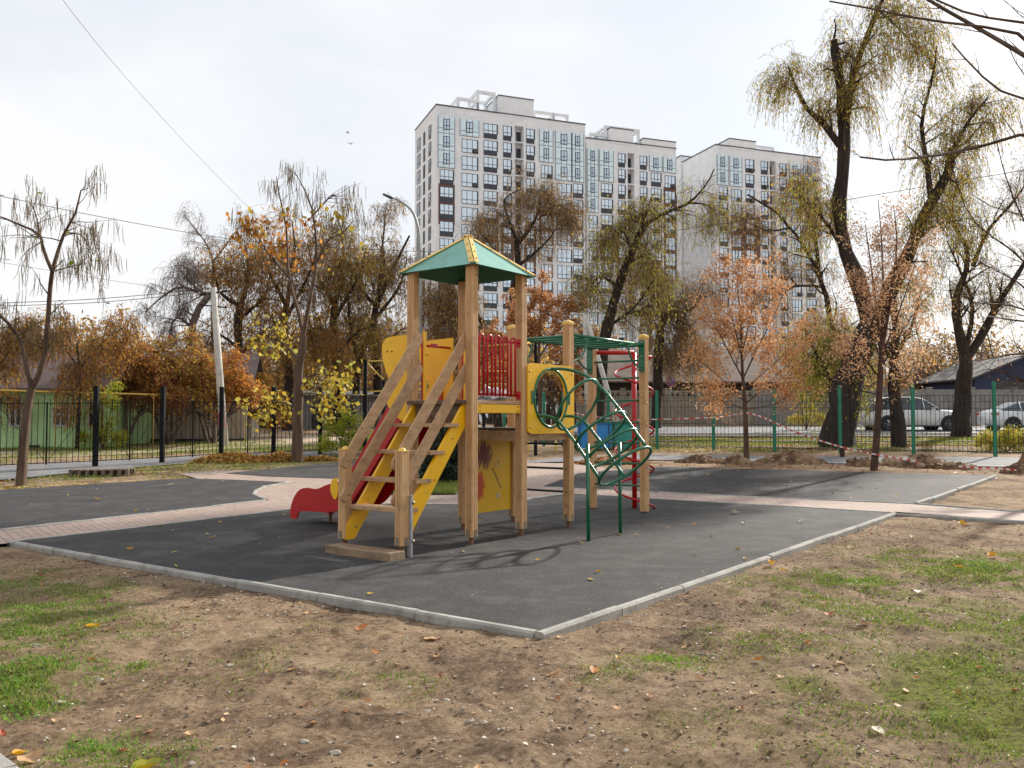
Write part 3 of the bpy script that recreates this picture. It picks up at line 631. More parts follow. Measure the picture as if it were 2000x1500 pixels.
# crumpled white bag left on the lower deck
def crumple(name, c, r, m, seed, sub=3, sq=(1, 1, .6), amp=.35, fr=2.5):
    bm = bmesh.new(); bmesh.ops.create_icosphere(bm, subdivisions=sub, radius=1)
    from mathutils import noise as mn
    for v in bm.verts:
        d = v.co.normalized(); k = 1+amp*mn.noise(d*fr+Vector((seed, seed*2.1, 0)))+amp*.5*mn.noise(d*fr*2.3+Vector((0, seed, 3)))
        v.co = Vector((d.x*k*sq[0], d.y*k*sq[1], d.z*k*sq[2]))*r
    me = bpy.data.meshes.new(name); bm.to_mesh(me); bm.free(); me.materials.append(m); o = link(name, me); o.location = c; return o
WP = mat('white_plastic', 'c8cbd0', 'e0e0e0', .35, 5)
o = crumple('plastic_bag', loc2w((.95, .45, 1.645+.06)), .17, WP, 3.3, 4, (1, 1, .55), .8, 2.2)
tag(o, 'crumpled white plastic bag lying on the deck behind the red railing', 'plastic bag')
#==BACK==
# ------------------------------------------------------------ apartment blocks
WHT = mat('cladding', 'dde0e3', 'e8eaec', .6, .25, 3, dirt=('c8cacc', .6, .5, .8)); DGR = mat('dark_panel', '2c3039', '393d47', .5, 1); BRN = mat('brown_panel', '5d3f34', '6a493d', .6, 1)
FRM = mat('dark_frame', '252a33', '2c323c', .4, 2); COP = mat('coping', '4b4a50', '56555a', .5, 2); ACB = mat('ac_unit', '3c3c40', '4a4a4e', .6, 3)
def glassm(name, a, b_):
    m = mat(name, a, b_, .06, .35, 2, metal=0, spec=.9); return m
GLS = mat('window_glass', '8f9daa', 'dfe6ec', .08, .5, 3, metal=.75, island=[(.2, '4c5864'), (.35, 'b4c2ce'), (.7, 'cfdae2')]); CUR = mat('curtain_glass', 'b4c8cd', 'd4e0e3', .08, .4, 3, metal=.55)
FH = 3.13
def windowm(w_, h_, kind):
    b = MB(); fr = .09
    if kind == 'glass':                       # glazed bay, full storey
        b.box((0, -.10, 0), (w_, 0, h_), 1)
        for x in (0, w_/3, 2*w_/3, w_): b.box((x-.032, -.135, 0), (x+.032, -.1, h_), 0)
        for z in (.05, .95): b.box((0, -.132, z-.035), (w_, -.1, z+.035), 0)
        a, c = w_*.33, w_*.67; b.box((a, -.17, .75), (c, -.135, 2.6), 2)
        for x in (a, (a+c)/2, c): b.box((x-.07, -.19, .7), (x+.07, -.17, 2.65), 0)
        for z in (.75, 1.45, 2.6): b.box((a, -.188, z-.06), (c, -.17, z+.06), 0)
        return b
    b.box((0, -.04, 0), (w_, 0.0, h_), 2)
    sp = .85 if kind == 'sp' else 0
    if sp: b.box((0, -.10, 0), (w_, -.04, sp), 3)
    nm = 3 if w_ > 2.1 else 2
    for i in range(nm+1): x = w_*i/nm; x = min(max(x, fr/2), w_-fr/2); b.box((x-fr/2, -.085, sp), (x+fr/2, -.04, h_), 0)
    for z in (sp+fr/2, sp+.62*(1 if sp else 1.3), h_-fr/2): b.box((fr, -.08, z-fr/2), (w_-fr, -.04, z+fr/2), 0)
    b.box((w_-.03, -.12, sp), (w_+.12, -.0, h_), 0)
    return b
WC = {}
def block(px, Y, ang, W, D, Hh, cols, label, blocks=(), frames=(), browns=(), seed=1, loggia=None, nfl=17, glasstop=(), left_cols=(), par=1.9, skiprows=0, frames_rot=0):
    random.seed(seed); q = at(px, 800, Y); z0 = float(G(60)); o = empty('apartment_building', (q[0], q[1], z0), ang)
    tag(o, label, 'apartment building', 'high white apartment blocks')
    M0 = MB()
    if loggia:
        la, lb = loggia; M0.box((0, 0, -2), (la, D, Hh)); M0.box((lb, 0, -2), (W, D, Hh)); M0.box((la, 1.6, -2), (lb, D, Hh)); M0.box((la, 0, Hh-par), (lb, 1.6, Hh))
    else: M0.box((0, 0, -2), (W, D, Hh))
    M0.build('wall', WHT, o)
    c = MB()
    for a, b_ in (((-.1, -.12, Hh+.003), (W+.1, .3, Hh+.22)), ((-.1, .3, Hh+.003), (.3, D, Hh+.22)), ((W-.3, .3, Hh+.003), (W+.1, D, Hh+.22))): c.box(a, b_)
    c.build('parapet', COP, o)
    for i, (a, b_, h_) in enumerate(blocks):
        k = MB(); k.box((a, -.06, Hh+.01-.4), (b_, D*.6, Hh+h_)); k.box((a-.08, -.14, Hh+h_+.003), (b_+.08, D*.6, Hh+h_+.2), 1); k.build('roof_block', [WHT, COP], o)
    for (a, b_, h_, y0) in frames:
        k = MB(); s = .5
        for x in (a, b_-s): k.box((x, y0, Hh+.05), (x+s, y0+s, Hh+h_)); k.box((x, y0+5, Hh+.05), (x+s, y0+5+s, Hh+h_)); k.box((x, y0+s, Hh+h_-s), (x+s, y0+5, Hh+h_-.01))
        k.box((a-.01, y0-.01, Hh+h_-s), (b_+.01, y0+s+.01, Hh+h_+.02)); k.box((a, y0+5, Hh+h_-s), (b_, y0+5+s, Hh+h_+.02)); k.build('roof_frame', WHT, o)
    for (a, b_, f0, f1) in browns:
        k = MB(); k.box((a, -.035, Hh-par-f1*FH+.1), (b_, -.002, Hh-par-f0*FH+.25)); k.build('brown_cladding', BRN, o)
    cnt = 0; stuff = MB()
    if loggia:
        for f_ in range(nfl):
            z = Hh-par-f_*FH; k = MB(); k.box((loggia[0], .05, z-FH+.0), (loggia[1], 1.6, z-FH+.2)); k.box((loggia[0]+.9, 1.5, z-FH+.25), (loggia[0]+1.9, 1.59, z-.6), 1); k.build('balcony', [WHT, FRM], o) if f_ < 10 else None
    wins = []
    for (x, w_, kind, gt) in cols:
        for f_ in range(nfl): wins.append((f_, x, w_, 'glass' if f_ < gt else kind, gt))
    wins.sort(key=lambda t_: t_[0])
    MS = [FRM, CUR, GLS, DGR]
    for f_, x, w_, kind, gt in wins:
        z = Hh-par-(f_+1)*FH; hh = FH if kind == 'glass' else (2.75 if kind == 'sp' else 2.5); zz = z+(0 if kind == 'glass' else .1)
        if kind == 'glass': xx, ww = x-.55, w_+1.0
        else: xx, ww = x-.2, w_+.42
        if cnt < 96:
            key = (round(ww, 2), kind)
            if key not in WC: WC[key] = windowm(ww, hh, kind).build('window', MS); wo_ = WC[key]; wo_.parent = o
            else: wo_ = WC[key].copy(); sc.collection.objects.link(wo_); wo_.parent = o
            wo_.location = (xx, 0, zz); cnt += 1
            if random.random() < .24 and kind != 'glass': k = MB(); k.box((xx+ww-.9, -.55, zz+.15), (xx+ww-.05, -.13, zz+.75), bev=.03); k.build('air_conditioner', ACB, o)
        else:
            t_ = windowm(ww, hh, kind); stuff.add([(v[0]+xx, v[1], v[2]+zz) for v in t_.v], t_.f); stuff.m[-len(t_.f):] = t_.m
    lf = MB()
    for (y, w_, kind) in left_cols:
        for f_ in range(nfl):
            z = Hh-par-(f_+1)*FH+.1; t_ = windowm(w_, 2.45, kind); stuff.add([(v[1], y-v[0]+w_, v[2]+z) for v in t_.v], t_.f); stuff.m[-len(t_.f):] = t_.m
    if stuff.v: s_ = stuff.build('lower_windows', MS, o, True); s_['kind'] = 'stuff'
    return o
H1 = at(850, 205, 154)[2]-float(G(60))
block(850, 154, R(21), 29.6, 15, H1, [(.9, 2.1, 'sp', 3), (5.0, 2.6, 'n', 1), (9.2, 2.2, 'sp', 0), (13.0, 1.2, 'sp', 0), (17.6, 1.2, 'sp', 0), (20.6, 1.8, 'n', 2), (23.9, 2.5, 'n', 3), (27.2, 1.6, 'sp', 3)],
      'nearest and tallest white apartment block, with open frames on its roof, behind the climbing frame', blocks=[(11.9, 18.9, 3.3)], frames=[(4.2, 8.4, 2.4, 1), (8.0, 11.7, 4.2, 1), (19.2, 23.5, 1.9, 1), (23.3, 26.6, 1.9, 1)],
      browns=[(.45, 3.5, 4, 6.3), (.45, 3.5, 9, 12), (20.0, 23, 4, 7), (12.4, 15.0, 6, 9), (17.0, 19.4, 6, 9), (4.4, 8.2, 8, 10), (8.6, 12, 7, 9)], seed=3, loggia=(15.1, 16.9), left_cols=[(3.4, 1.5, 'sp'), (7.6, 1.0, 'n'), (11, 2.2, 'n')])
block(1147, 166, R(20), 19.8, 14, at(1150, 270, 166)[2]-float(G(60)), [(.7, 1.3, 'n', 4), (3.3, 2.0, 'sp', 2), (7.0, 1.1, 'sp', 0), (11.8, 1.1, 'sp', 0), (14.3, 1.8, 'sp', 1), (17.4, 1.9, 'n', 1)],
      'middle white apartment block with a stepped roofline, just right of the tallest one', blocks=[(5.2, 10.2, 2.6), (12.4, 19.8, 1.3)], frames=[(1.2, 5.0, 1.6, 1), (4.4, 12.2, 3.4, 1)], browns=[(16.9, 19.8, 2, 8), (2.9, 7, 5, 7), (13.4, 16, 10, 14)], seed=5, loggia=(8.9, 10.4))
block(1403, 174, R(20), 26, 15, at(1403, 283, 174)[2]-float(G(60)), [(.8, 1.6, 'sp', 2), (3.8, 1.9, 'n', 2), (7.2, 1.6, 'sp', 0), (11, 1.2, 'sp', 0), (15.6, 1.2, 'sp', 0), (18.4, 1.9, 'n', 2), (22, 2, 'sp', 2)],
      'farthest white apartment block, half hidden by the old willow on the right', blocks=[(3.2, 9.6, 1.6)], frames=[(10, 15, 1.4, 1)], browns=[(3.5, 10.5, 4, 7)], seed=9, loggia=(13, 14.5))
block(1333, 186, R(20), 12, 10, at(1340, 305, 186)[2]-float(G(60)), [(.6, 1.6, 'sp', 0), (3.2, 1.6, 'sp', 0)],
      'narrow recessed white block in the gap between the middle and the farthest block', seed=11, nfl=16, browns=[(2.8, 5.2, 6, 9)])
# ------------------------------------------------------------ low houses, walls
STG = mat('green_render', 'a6cb8e', 'b4d69e', .85, 2, 6, .1, dirt=('7fa568', 1.5, .5, .8)); STB = mat('beige_render', '9b9284', 'a9a092', .85, 2, 6, dirt=('877d70', 1.5, .5, .8)); ROF = mat('brown_roof', '5c4a4a', '6b5856', .7, 2, stretch=(4, 1, 1), dirt=('54403e', 2, .5, .8))
DARKW = mat('dark_void', '1c1c20', '282a2e', .2, 2); WFR = mat('white_frame', 'a7aca8', 'b9bdb9', .6, 4); BLU = mat('blue_boards', '1a2340', '212c4e', .6, 2, stretch=(1, 1, 12)); OLDW = mat('old_boards', '2b2320', '3a302b', .85, 3, stretch=(8, 1, 1))
CW = mat('wall_concrete', '948a7c', 'a69b8c', .9, 1.5, 8, .25, 30, dirt=('766c60', 1.8, .48, .75)); CW2 = mat('wall_concrete_grey', '7f7c7a', '94908c', .9, 1.5, 8, .25, 30, dirt=('67635f', 1.8, .48, .75))
def house(name, label, cat, pA, pB, Y1_, Y2_, wallm, roofm, ez_, rz_, wins, depth=7, ov=.35, gable=False, base=None):
    A_ = at(pA, 800, Y1_); B_ = at(pB, 800, Y2_); A_ = np.array(A_[:2]); B_ = np.array(B_[:2]); L = np.hypot(*(B_-A_)); an = math.atan2(B_[1]-A_[1], B_[0]-A_[0]); z0 = float(G(min(Y1_, Y2_)))
    o = empty(name, (A_[0], A_[1], z0), an); tag(o, label, cat)
    b = MB(); b.box((0, 0, -.8), (L, depth, ez_)); 
    if gable: b.prism([(0, ez_), (L, ez_), (L/2, rz_-.08)], 1, .01, depth-.01)
    b.build('wall', wallm, o, True)
    r_ = MB()
    if gable: r_.prism([(-ov, ez_-.12), (L/2, rz_), (L+ov, ez_-.12), (L+ov, ez_+.0), (L/2, rz_+.13), (-ov, ez_+.0)], 1, -.5, depth+.3)
    else: r_.prism([(-ov, ez_-.02), (depth/2, rz_-.1), (depth+ov, ez_-.02), (depth+ov, ez_+.08), (depth/2, rz_), (-ov, ez_+.08)], 0, -.3, L+.3)
    r_.build('roof', roofm, o, True)
    if base: k = MB(); k.box((-.02, -.03, -.8), (L+.02, -.003, base)); k.build('plinth', DARKW, o)
    for (x, w_, z, h_, ty) in wins:
        k = MB(); k.box((x, -.04, z), (x+w_, -.006, z+h_), 0); f_ = k.build('window', [DARKW], o)
        if ty:
            k = MB()
            for xx in (x, x+w_/2, x+w_): k.box((xx-.035, -.075, z-.02), (xx+.035, -.042, z+h_+.02), 0)
            for zz in (z, z+h_*.62, z+h_): k.box((x, -.073, zz-.03), (x+w_, -.042, zz+.03), 0)
            k.build('frame', WFR, f_)
    return o
house('green_house', 'pale green single storey house with dark windows behind the black fence, far left', 'house', -260, 205, 29.5, 29.5, STG, ROF, 1.93, 3.6, [(4.9, .38, .75, .95, 1), (6.35, .55, .75, .62, 1), (7.55, .4, .7, .85, 1), (5.55, .35, -.1, .2, 0), (2.2, .5, .75, .9, 1), (.6, .5, .75, .9, 1)], 6.5)
house('beige_house', 'grey beige single storey house with white framed windows, right of the green house', 'house', 207, 478, 33, 34, STB, ROF, 1.95, 3.7, [(.75, .6, .95, .65, 1), (2.1, .35, .8, .9, 1), (3.6, .5, .8, .8, 1)], 6.5, base=.12)
g_ = house('garage', 'low grey garage row with dark openings behind the catalpa trunk', 'garage', 590, 800, 46, 47, CW2, mat('garage_roof', '565150', '66605e', .8, 2), 1.7, 2.1, [(.5, .5, 0, 1.35, 0), (1.9, .9, 0, 1.35, 0), (3.6, .4, .1, 1.1, 0), (4.4, .3, .1, 1.1, 0)], 5)
house('old_house', 'old dark timber house with a brown roof behind the perforated concrete wall', 'house', 1130, 1545, 56, 57.5, OLDW, mat('old_roof', '67584e', '7a6a5e', .85, 1.5, dirt=('4b4038', 1, .5, .8)), 2.7, 5.2, [(7.5, 1.0, 1.4, .9, 1)], 8, ov=.9)
house('blue_house', 'dark blue boarded gable house behind the grey wall at the right edge', 'house', 1905, 2105, 58, 58, BLU, mat('grey_roof', '4a4745', '575452', .7, 2), 3.1, 4.55, [(1.2, 2.2, 2.1, .75, 0)], 8, ov=.4, gable=True)
PIPE = mat('yellow_pipe', 'c9a84c', 'd3b45e', .5, 3)
b = MB(); b.tube([at(-260, 758, 27.5), at(0, 762, 27.8), at(205, 768, 28.6), at(360, 772, 31), at(520, 776, 33)], .03, 6); 
for x_, y_, Yp in ((-100, 761, 27.7), (110, 765.5, 28.2), (300, 770.5, 30), (480, 775, 32.2)): e_ = at(x_, y_, Yp); b.tube([e_, (e_[0], e_[1], float(G(Yp))-.3)], .022, 6)
tag(b.build('gas_pipe', PIPE), 'thin yellow gas pipe running on stands in front of the low houses', 'gas pipe')
# perforated concrete wall, then the plain grey one
def wall(px0, Ya, px1, Yb, h_, m, label, holes, pl=2.6):
    A_ = np.array(at(px0, 800, Ya)[:2]); B_ = np.array(at(px1, 800, Yb)[:2]); L = np.hypot(*(B_-A_)); an = math.atan2(*(B_-A_)[::-1]); o = empty('concrete_wall', (A_[0], A_[1], float(G(Ya))), an); tag(o, label, 'wall', 'concrete walls along the far side of the road')
    n = int(L/pl)+1; x = 0
    for i in range(n):
        x0 = i*pl; b = MB(); b.box((x0-.12, -.1, -.6), (x0+.12, .1, h_+.06), bev=.015); b.box((x0-.15, -.13, h_+.062), (x0+.15, .13, h_+.13), bev=.01); b.build('pillar', m, o)
        if i == n-1: break
        b = MB()
        if holes:
            b.box((x0+.12, -.05, -.6), (x0+pl-.12, .05, h_-.42)); b.box((x0+.12, -.05, h_-.1), (x0+pl-.12, .05, h_)); k = 7; wd = (pl-.24)/k
            for j in range(k+1): xx = x0+.12+j*wd; b.box((max(xx-.07, x0+.12), -.049, h_-.42), (min(xx+.07, x0+pl-.12), .049, h_-.1))
            for j in range(k): c_ = x0+.12+(j+.5)*wd; b.tube([(c_+.12*math.cos(a), -.02, h_-.26+.12*math.sin(a)) for a in np.linspace(0, 6.283, 13)[:-1]], .03, 5, closed=True)
            b.box((x0+.25, -.065, .15), (x0+pl-.25, -.051, .2)); b.box((x0+.25, -.065, h_-.6), (x0+pl-.25, -.051, h_-.55))
        else:
            b.box((x0+.12, -.05, -.6), (x0+pl-.12, .05, h_-.08)); b.box((x0+.1, -.075, h_-.08), (x0+pl-.1, .075, h_))
            for z_ in (.5, 1.05, 1.55): b.box((x0+.121, -.056, z_), (x0+pl-.121, -.051, z_+.015))
        b.build('panel', m, o)
wall(1130, 50.5, 1475, 51, 2.05, CW, 'beige concrete wall with a row of round holes, behind the green fence', True)
wall(1478, 51, 2150, 52, 2.12, CW2, 'plain grey concrete wall behind the parked cars', False)
# ------------------------------------------------------------ fences
BLK = mat('black_iron', '0f1013', '191a1d', .8, 8, spec=.2, dirt=('3a3230', 9, .6, .8)); GRE = mat('green_iron', '0f6a50', '17785b', .45, 4, dirt=('2a5c49', 8, .55, .8)); MESH = mat('fence_rods', '14211e', '1e2b27', .5, 8)
f = empty('black_fence', (0, 0, 0)); tag(f, 'black iron bar fence in front of the low houses on the left', 'fence')
lp = [(-420, 940, 18.2), (-200, 930, 19.8), (-10, 922, 20.6), (188, 913, 22.0), (318, 905, 23.2), (433, 895, 24.6), (535, 893, 25.3), (626, 888, 26.4), (712, 884, 27.4), (790, 881, 28.3)]
LP = [at(x, 800, Y)[:2] for x, y, Y in lp]
def fence_panel(A_, B_, zt, m, kind, th=.008, sp=.13, name='bar_panel', par=None, dz0=.12):
    A_, B_ = np.array(A_), np.array(B_); L = np.hypot(*(B_-A_)); b = MB(); n = int(L/sp)
    def pt(s, z): q = A_+(B_-A_)*s; return (q[0], q[1], float(G(q[1]))+z)
    def rod(s0, z0_, s1_, z1_, r_, k=4): b.tube([pt(s0, z0_), pt(s1_, z1_)], r_, k, caps=False)
    if kind == 'bar':
        for z in (.14, zt-.28): rod(.01, z, .99, z, .012)
        for i in range(1, n): rod(i/n, .12, i/n, zt-.05-(.12 if i % 2 else 0), .0085)
        rod(.02, zt-.3, .5, .16, .006); rod(.5, .16, .98, zt-.3, .006); rod(.5, .1, .5, zt-.25, .02)
    else:
        for z in (.12, .3, .85, 1.4, zt-.3, zt-.12): rod(.0, z, 1, z, .009)
        for i in range(1, n): rod(i/n, .08, i/n, zt-.08, .0075)
        rod(.05, .35, .5, 1.5, .004); rod(.5, 1.5, .95, .35, .004)
    return b.build(name, m, par)
for i, q in enumerate(LP):
    z = float(G(q[1])); h_ = 2.0; b = MB(); b.box((q[0]-.055, q[1]-.055, z-.3), (q[0]+.055, q[1]+.055, z+h_), bev=.008); o = b.build('post', BLK, f)
    b = MB(); b.box((q[0]-.06, q[1]-.06, z+h_), (q[0]+.06, q[1]+.06, z+h_+.03), bev=.008); b.build('cap', BLK, o)
    if i: fence_panel(LP[i-1], q, 1.88, BLK, 'bar', par=f)
f = empty('green_fence', (0, 0, 0)); tag(f, 'green post fence with thin wire grid in front of the road on the right', 'fence')
rp = [(985, 31.2), (1062, 30.7), (1100, 30.4), (1188, 29.7), (1283, 29.1), (1393, 28.4), (1512, 27.6), (1640, 26.9), (1783, 26.2), (1942, 25.5), (2110, 24.8)]
RP = [at(x, 800, Y)[:2] for x, Y in rp]
for i, q in enumerate(RP):
    z = float(G(q[1])); h_ = [1.9, 1.9, 1.9, 1.95, 1.95, 1.9, 2.0, 2.1, 2.15, 2.2, 2.2][i]; b = MB(); b.box((q[0]-.05, q[1]-.03, z-.3), (q[0]+.05, q[1]+.03, z+h_), bev=.006); b.build('post', GRE, f)
    if i: fence_panel(RP[i-1], q, 1.9, MESH, 'grid', par=f, name='grid_panel', sp=.115)
# ------------------------------------------------------------ utility poles, lamp, wires
PCON = mat('pole_concrete', 'b5b1a8', 'c6c2b8', .85, 3, 8, .25, 30, dirt=('8e897f', 4, .5, .8)); WIRE = mat('wire', '2b2b2e', '36363a', .6)
def taper(A_, B_, r0, r1, m, name, k=10, par=None, sq=False):
    b = MB(); b.tube([A_, B_], [r0, r1], 4 if sq else k); return b.build(name, m, par)
pe = at(440, 800, 30.3); base = (pe[0], pe[1], float(G(30.3))-.2); top = tuple(at(417, 562, 30.3))
up = empty('utility_pole'); tag(up, 'leaning pale concrete utility pole beside the beige house', 'utility pole'); taper(base, top, .15, .10, PCON, 'pole', par=up)
b = MB(); tv = Vector(top); b.tube([tv+Vector((-.55, 0, -.25)), tv+Vector((.6, 0, -.1))], .03, 6); b.tube([tv+Vector((-.5, 0, -.6)), tv+Vector((.5, 0, -.7))], .025, 6); b.build('crossarm', BLK, up)
b = MB()
for dx_ in (-.5, -.2, .25, .55): b.lathe([(.0, .12), (.035, .1), (.04, .02), (.0, 0)], (tv.x+dx_, tv.y, tv.z-.2+dx_*.13), 8)
b.build('insulators', PCON, up)
b = MB(); pv = Vector(base).lerp(tv, .24); pv2 = Vector(base).lerp(tv, .16)      # red spray paint on the pole
for i in range(9): u = i/9; c_ = pv2.lerp(pv, u); b.tube([c_+Vector((-.11+.02*math.sin(i*3), -.115, 0)), c_+Vector((0, -.165, .04)), c_+Vector((.11, -.12, -.02+.03*math.cos(i*2)))], .02, 5)
b.build('graffiti', mat('red_spray', 'b0304a', 'c0405a', .7), up)
ap = empty('utility_pole'); tag(ap, 'grey concrete utility pole with a slanting strut behind the monkey bars', 'utility pole')
pe = at(1150, 800, 37); taper((pe[0], pe[1], float(G(37))-.2), at(1143, 615, 37), .15, .11, PCON, 'pole', par=ap); pe = at(1215, 800, 36); taper((pe[0], pe[1], float(G(36))-.2), at(1148, 628, 36.9), .13, .09, PCON, 'strut', par=ap)
lamp = empty('street_lamp'); tag(lamp, 'slim grey street lamp with a long curved arm behind the tower roof', 'street lamp')
pts = [at(x, y, 44) for x, y in ((825, 850), (822, 640), (818, 470), (815, 440), (808, 418), (796, 403), (780, 392), (765, 386))]; pts[0][2] = float(G(44))-.2
LG = mat('lamp_grey', '8d9390', 'a0a6a2', .5, 3); b = MB(); b.tube(smooth(pts, 3), [.11-.075*i/((len(pts)-1)*3) for i in range((len(pts)-1)*3+1)], 8); b.build('pole', LG, lamp)
b = MB(); a_ = Vector(at(768, 388, 44)); c_ = Vector(at(748, 379, 44)); b.tube([a_, a_.lerp(c_, .2), c_], [.04, .085, .06], 8); b.build('lamp_head', mat('lamp_dark', '3e4246', '4a4e52', .4), lamp)
def wire(pts, label, r_=.011):
    b = MB(); b.tube(smooth([at(*q) for q in pts], 6), r_, 5); tag(b.build('power_line', WIRE), label, 'power line', 'overhead wires')
wire([(-1600, 150, 14), (-60, 372, 26), (0, 383, 28), (200, 424, 33), (417, 462, 39), (560, 478, 42), (815, 491, 44), (980, 489, 44), (1150, 470, 43), (1300, 452, 42), (1450, 431, 40), (1620, 396, 38), (2500, 250, 32)], 'long overhead wire crossing from the left edge past the street lamp to the right', .013)
wire([(-1600, 560, 15), (-60, 595, 27), (0, 592, 27.6), (200, 583, 29), (417, 563, 30.3)], 'upper one of the two wires ending at the leaning concrete pole', .011)
wire([(-1600, 580, 15), (-60, 602, 27), (0, 598, 27.6), (200, 590, 29), (417, 569, 30.3)], 'lower one of the two wires ending at the leaning concrete pole', .011)
wire([(417, 566, 30.3), (600, 573, 33), (800, 577, 36), (1000, 600, 37), (1143, 617, 37)], 'wire strung low between the two concrete poles', .009)
wire([(-500, -900, 9), (100, -30, 18), (300, 212, 25), (478, 398, 34), (540, 450, 37)], 'thin wire slanting down across the sky at upper left', .0055)
wire([(-1600, 400, 22), (-60, 500, 35), (0, 512, 35), (200, 545, 36), (300, 560, 37)], 'faint wire running into the dark pruned tree on the left', .007)
# ------------------------------------------------------------ parked cars
def carpaint(n, c): return mat(n, c, c, .22, coat=.8, spec=.6)
TYR = mat('tyre', '17171a', '1f1f22', .8, 6); RIM = mat('rim', '6f7378', '8a8e92', .35, 6, metal=.8); GLC = mat('car_glass', '20282e', '2c363d', .05, 1, spec=.9); BLP = mat('black_trim', '17181a', '1e1f21', .5)
def car(name, label, loc, rz, L, Wd, Hh, paint, suv=True, group='parked cars'):
    o = empty(name, loc, rz); tag(o, label, 'car', group)
    zb = .22; bl = Hh*.60; hl = .86 if suv else .80
    # stations: x, bottom z, shoulder z, half width
    if suv: st = [(0, .45, .72, .62), (.08, .30, .88, .84), (.35, .24, .98, .90), (.9, .22, 1.02, .925), (1.35, .22, 1.05, .93), (2.4, .22, 1.07, .93), (3.6, .22, 1.08, .93), (4.2, .24, 1.06, .91), (4.52, .32, .98, .86), (4.6, .42, .85, .80)]
    else: st = [(0, .42, .62, .55), (.08, .26, .74, .8), (.4, .2, .84, .88), (1.0, .18, .90, .90), (1.5, .18, .94, .90), (2.6, .18, .98, .90), (3.7, .18, 1.02, .90), (4.2, .22, 1.03, .87), (4.5, .30, .96, .82), (4.6, .4, .78, .74)]
    kx = L/4.6; b = MB(); vs = []; K = 12
    for x, z0_, z1_, hw in st:
        x *= kx; hw *= Wd/1.86; zm = (z0_+z1_)/2
        ring_ = [(-hw*.9, z0_), (-hw*.99, z0_+.12), (-hw, zm), (-hw*.985, z1_-.12), (-hw*.93, z1_-.03), (-hw*.6, z1_+.035), (hw*.6, z1_+.035), (hw*.93, z1_-.03), (hw*.985, z1_-.12), (hw, zm), (hw*.99, z0_+.12), (hw*.9, z0_)]
        vs += [(x, y, z) for y, z in ring_]
    n = len(st); b.add(vs, [(i*K+j, i*K+(j+1) % K, (i+1)*K+(j+1) % K, (i+1)*K+j) for i in range(n-1) for j in range(K)]+[list(range(K))[::-1], [(n-1)*K+j for j in range(K)]], 0, True)
    body = b.build('body', paint, o, True)
    if suv: gh = [(1.22, 1.05, .80), (1.95, Hh-.08, .62), (2.5, Hh, .64), (3.5, Hh-.02, .64), (4.15, Hh-.12, .62), (4.5, 1.05, .78)]
    else: gh = [(1.3, .92, .78), (2.15, Hh-.05, .58), (2.7, Hh, .60), (3.2, Hh-.03, .60), (4.2, 1.0, .74)]
    b = MB(); vs = []; 
    for x, z, hw in gh: x *= kx; hw *= Wd/1.86; vs += [(x, -hw, z), (x, -hw*.8, z+.03), (x, hw*.8, z+.03), (x, hw, z)]
    m_ = len(gh); zb_ = 1.0 if suv else .9
    low = [(gh[i][0]*kx, sgn*.86*Wd/1.86, zb_) for i in range(m_) for sgn in (-1, 1)]
    o0 = len(vs); vs += low; fs = []; mm_ = []
    for i in range(m_-1):
        a_ = 4*i; c_ = 4*i+4
        for j in range(3): fs.append((a_+j, a_+j+1, c_+j+1, c_+j)); mm_.append(1 if i in (0, m_-2) else 0)
        fs.append((a_, c_, o0+2*i+2, o0+2*i)); mm_.append(1); fs.append((a_+3, o0+2*i+1, o0+2*i+3, c_+3)); mm_.append(1)
    b.add(vs, fs, 0, False); b.m = mm_; b.build('cabin', [paint, GLC], o, True)
    for sgn in (-1, 1):                         # pillars
        for i in sorted({1, 2, 3, m_-2}):
            b = MB(); b.tube([(gh[i][0]*kx+(.02), sgn*(gh[i][2]*Wd/1.86+.006), gh[i][1]), ((gh[i][0]+(-.0))*kx, sgn*(.866*Wd/1.86), zb_)], .03, 5); b.build('window_pillar', paint, o)
        b = MB(); b.tube([(gh[0][0]*kx, sgn*.87*Wd/1.86, zb_+.03), (gh[1][0]*kx, sgn*(gh[1][2]+.005)*Wd/1.86, gh[1][1])], .035, 5)
        b.build('window_pillar', paint, o)
    for x in (.86*kx, 3.68*kx):
        for sgn in (-1, 1):
            rr_ = .36 if suv else .33; M = Matrix.Translation((x, sgn*(Wd/2-.055), rr_))@Matrix.Rotation(sgn*-math.pi/2, 4, 'X')
            b = MB(); b.lathe([(0, -.11), (rr_*.62, -.11), (rr_*.66, .1), (rr_, .09), (rr_, -.11)], k=24, M=M); w_ = b.build('wheel', TYR, o)
            b = MB(); b.lathe([(rr_*.64, .06), (rr_*.60, .085), (rr_*.56, .05)], k=24, M=M)
            for q in range(5):
                a = q*2*math.pi/5; p0 = M@Vector((.03*math.cos(a), .03*math.sin(a), .08)); p1 = M@Vector((rr_*.6*math.cos(a), rr_*.6*math.sin(a), .07)); b.tube([p0, p1], .03, 5)
            b.lathe([(0, .1), (.06, .09), (.07, .05)], k=10, M=M); b.build('rim', RIM, w_)
            b = MB(); Ma = Matrix.Translation((x, sgn*(Wd/2+.004), rr_))@Matrix.Rotation(sgn*-math.pi/2, 4, 'X'); b.lathe([(0, -.04), (rr_+.07, -.04), (rr_+.08, 0.0), (rr_+.02, -.001), (0, -.02)], k=24, M=Ma); b.build('wheel_arch', BLP, o)
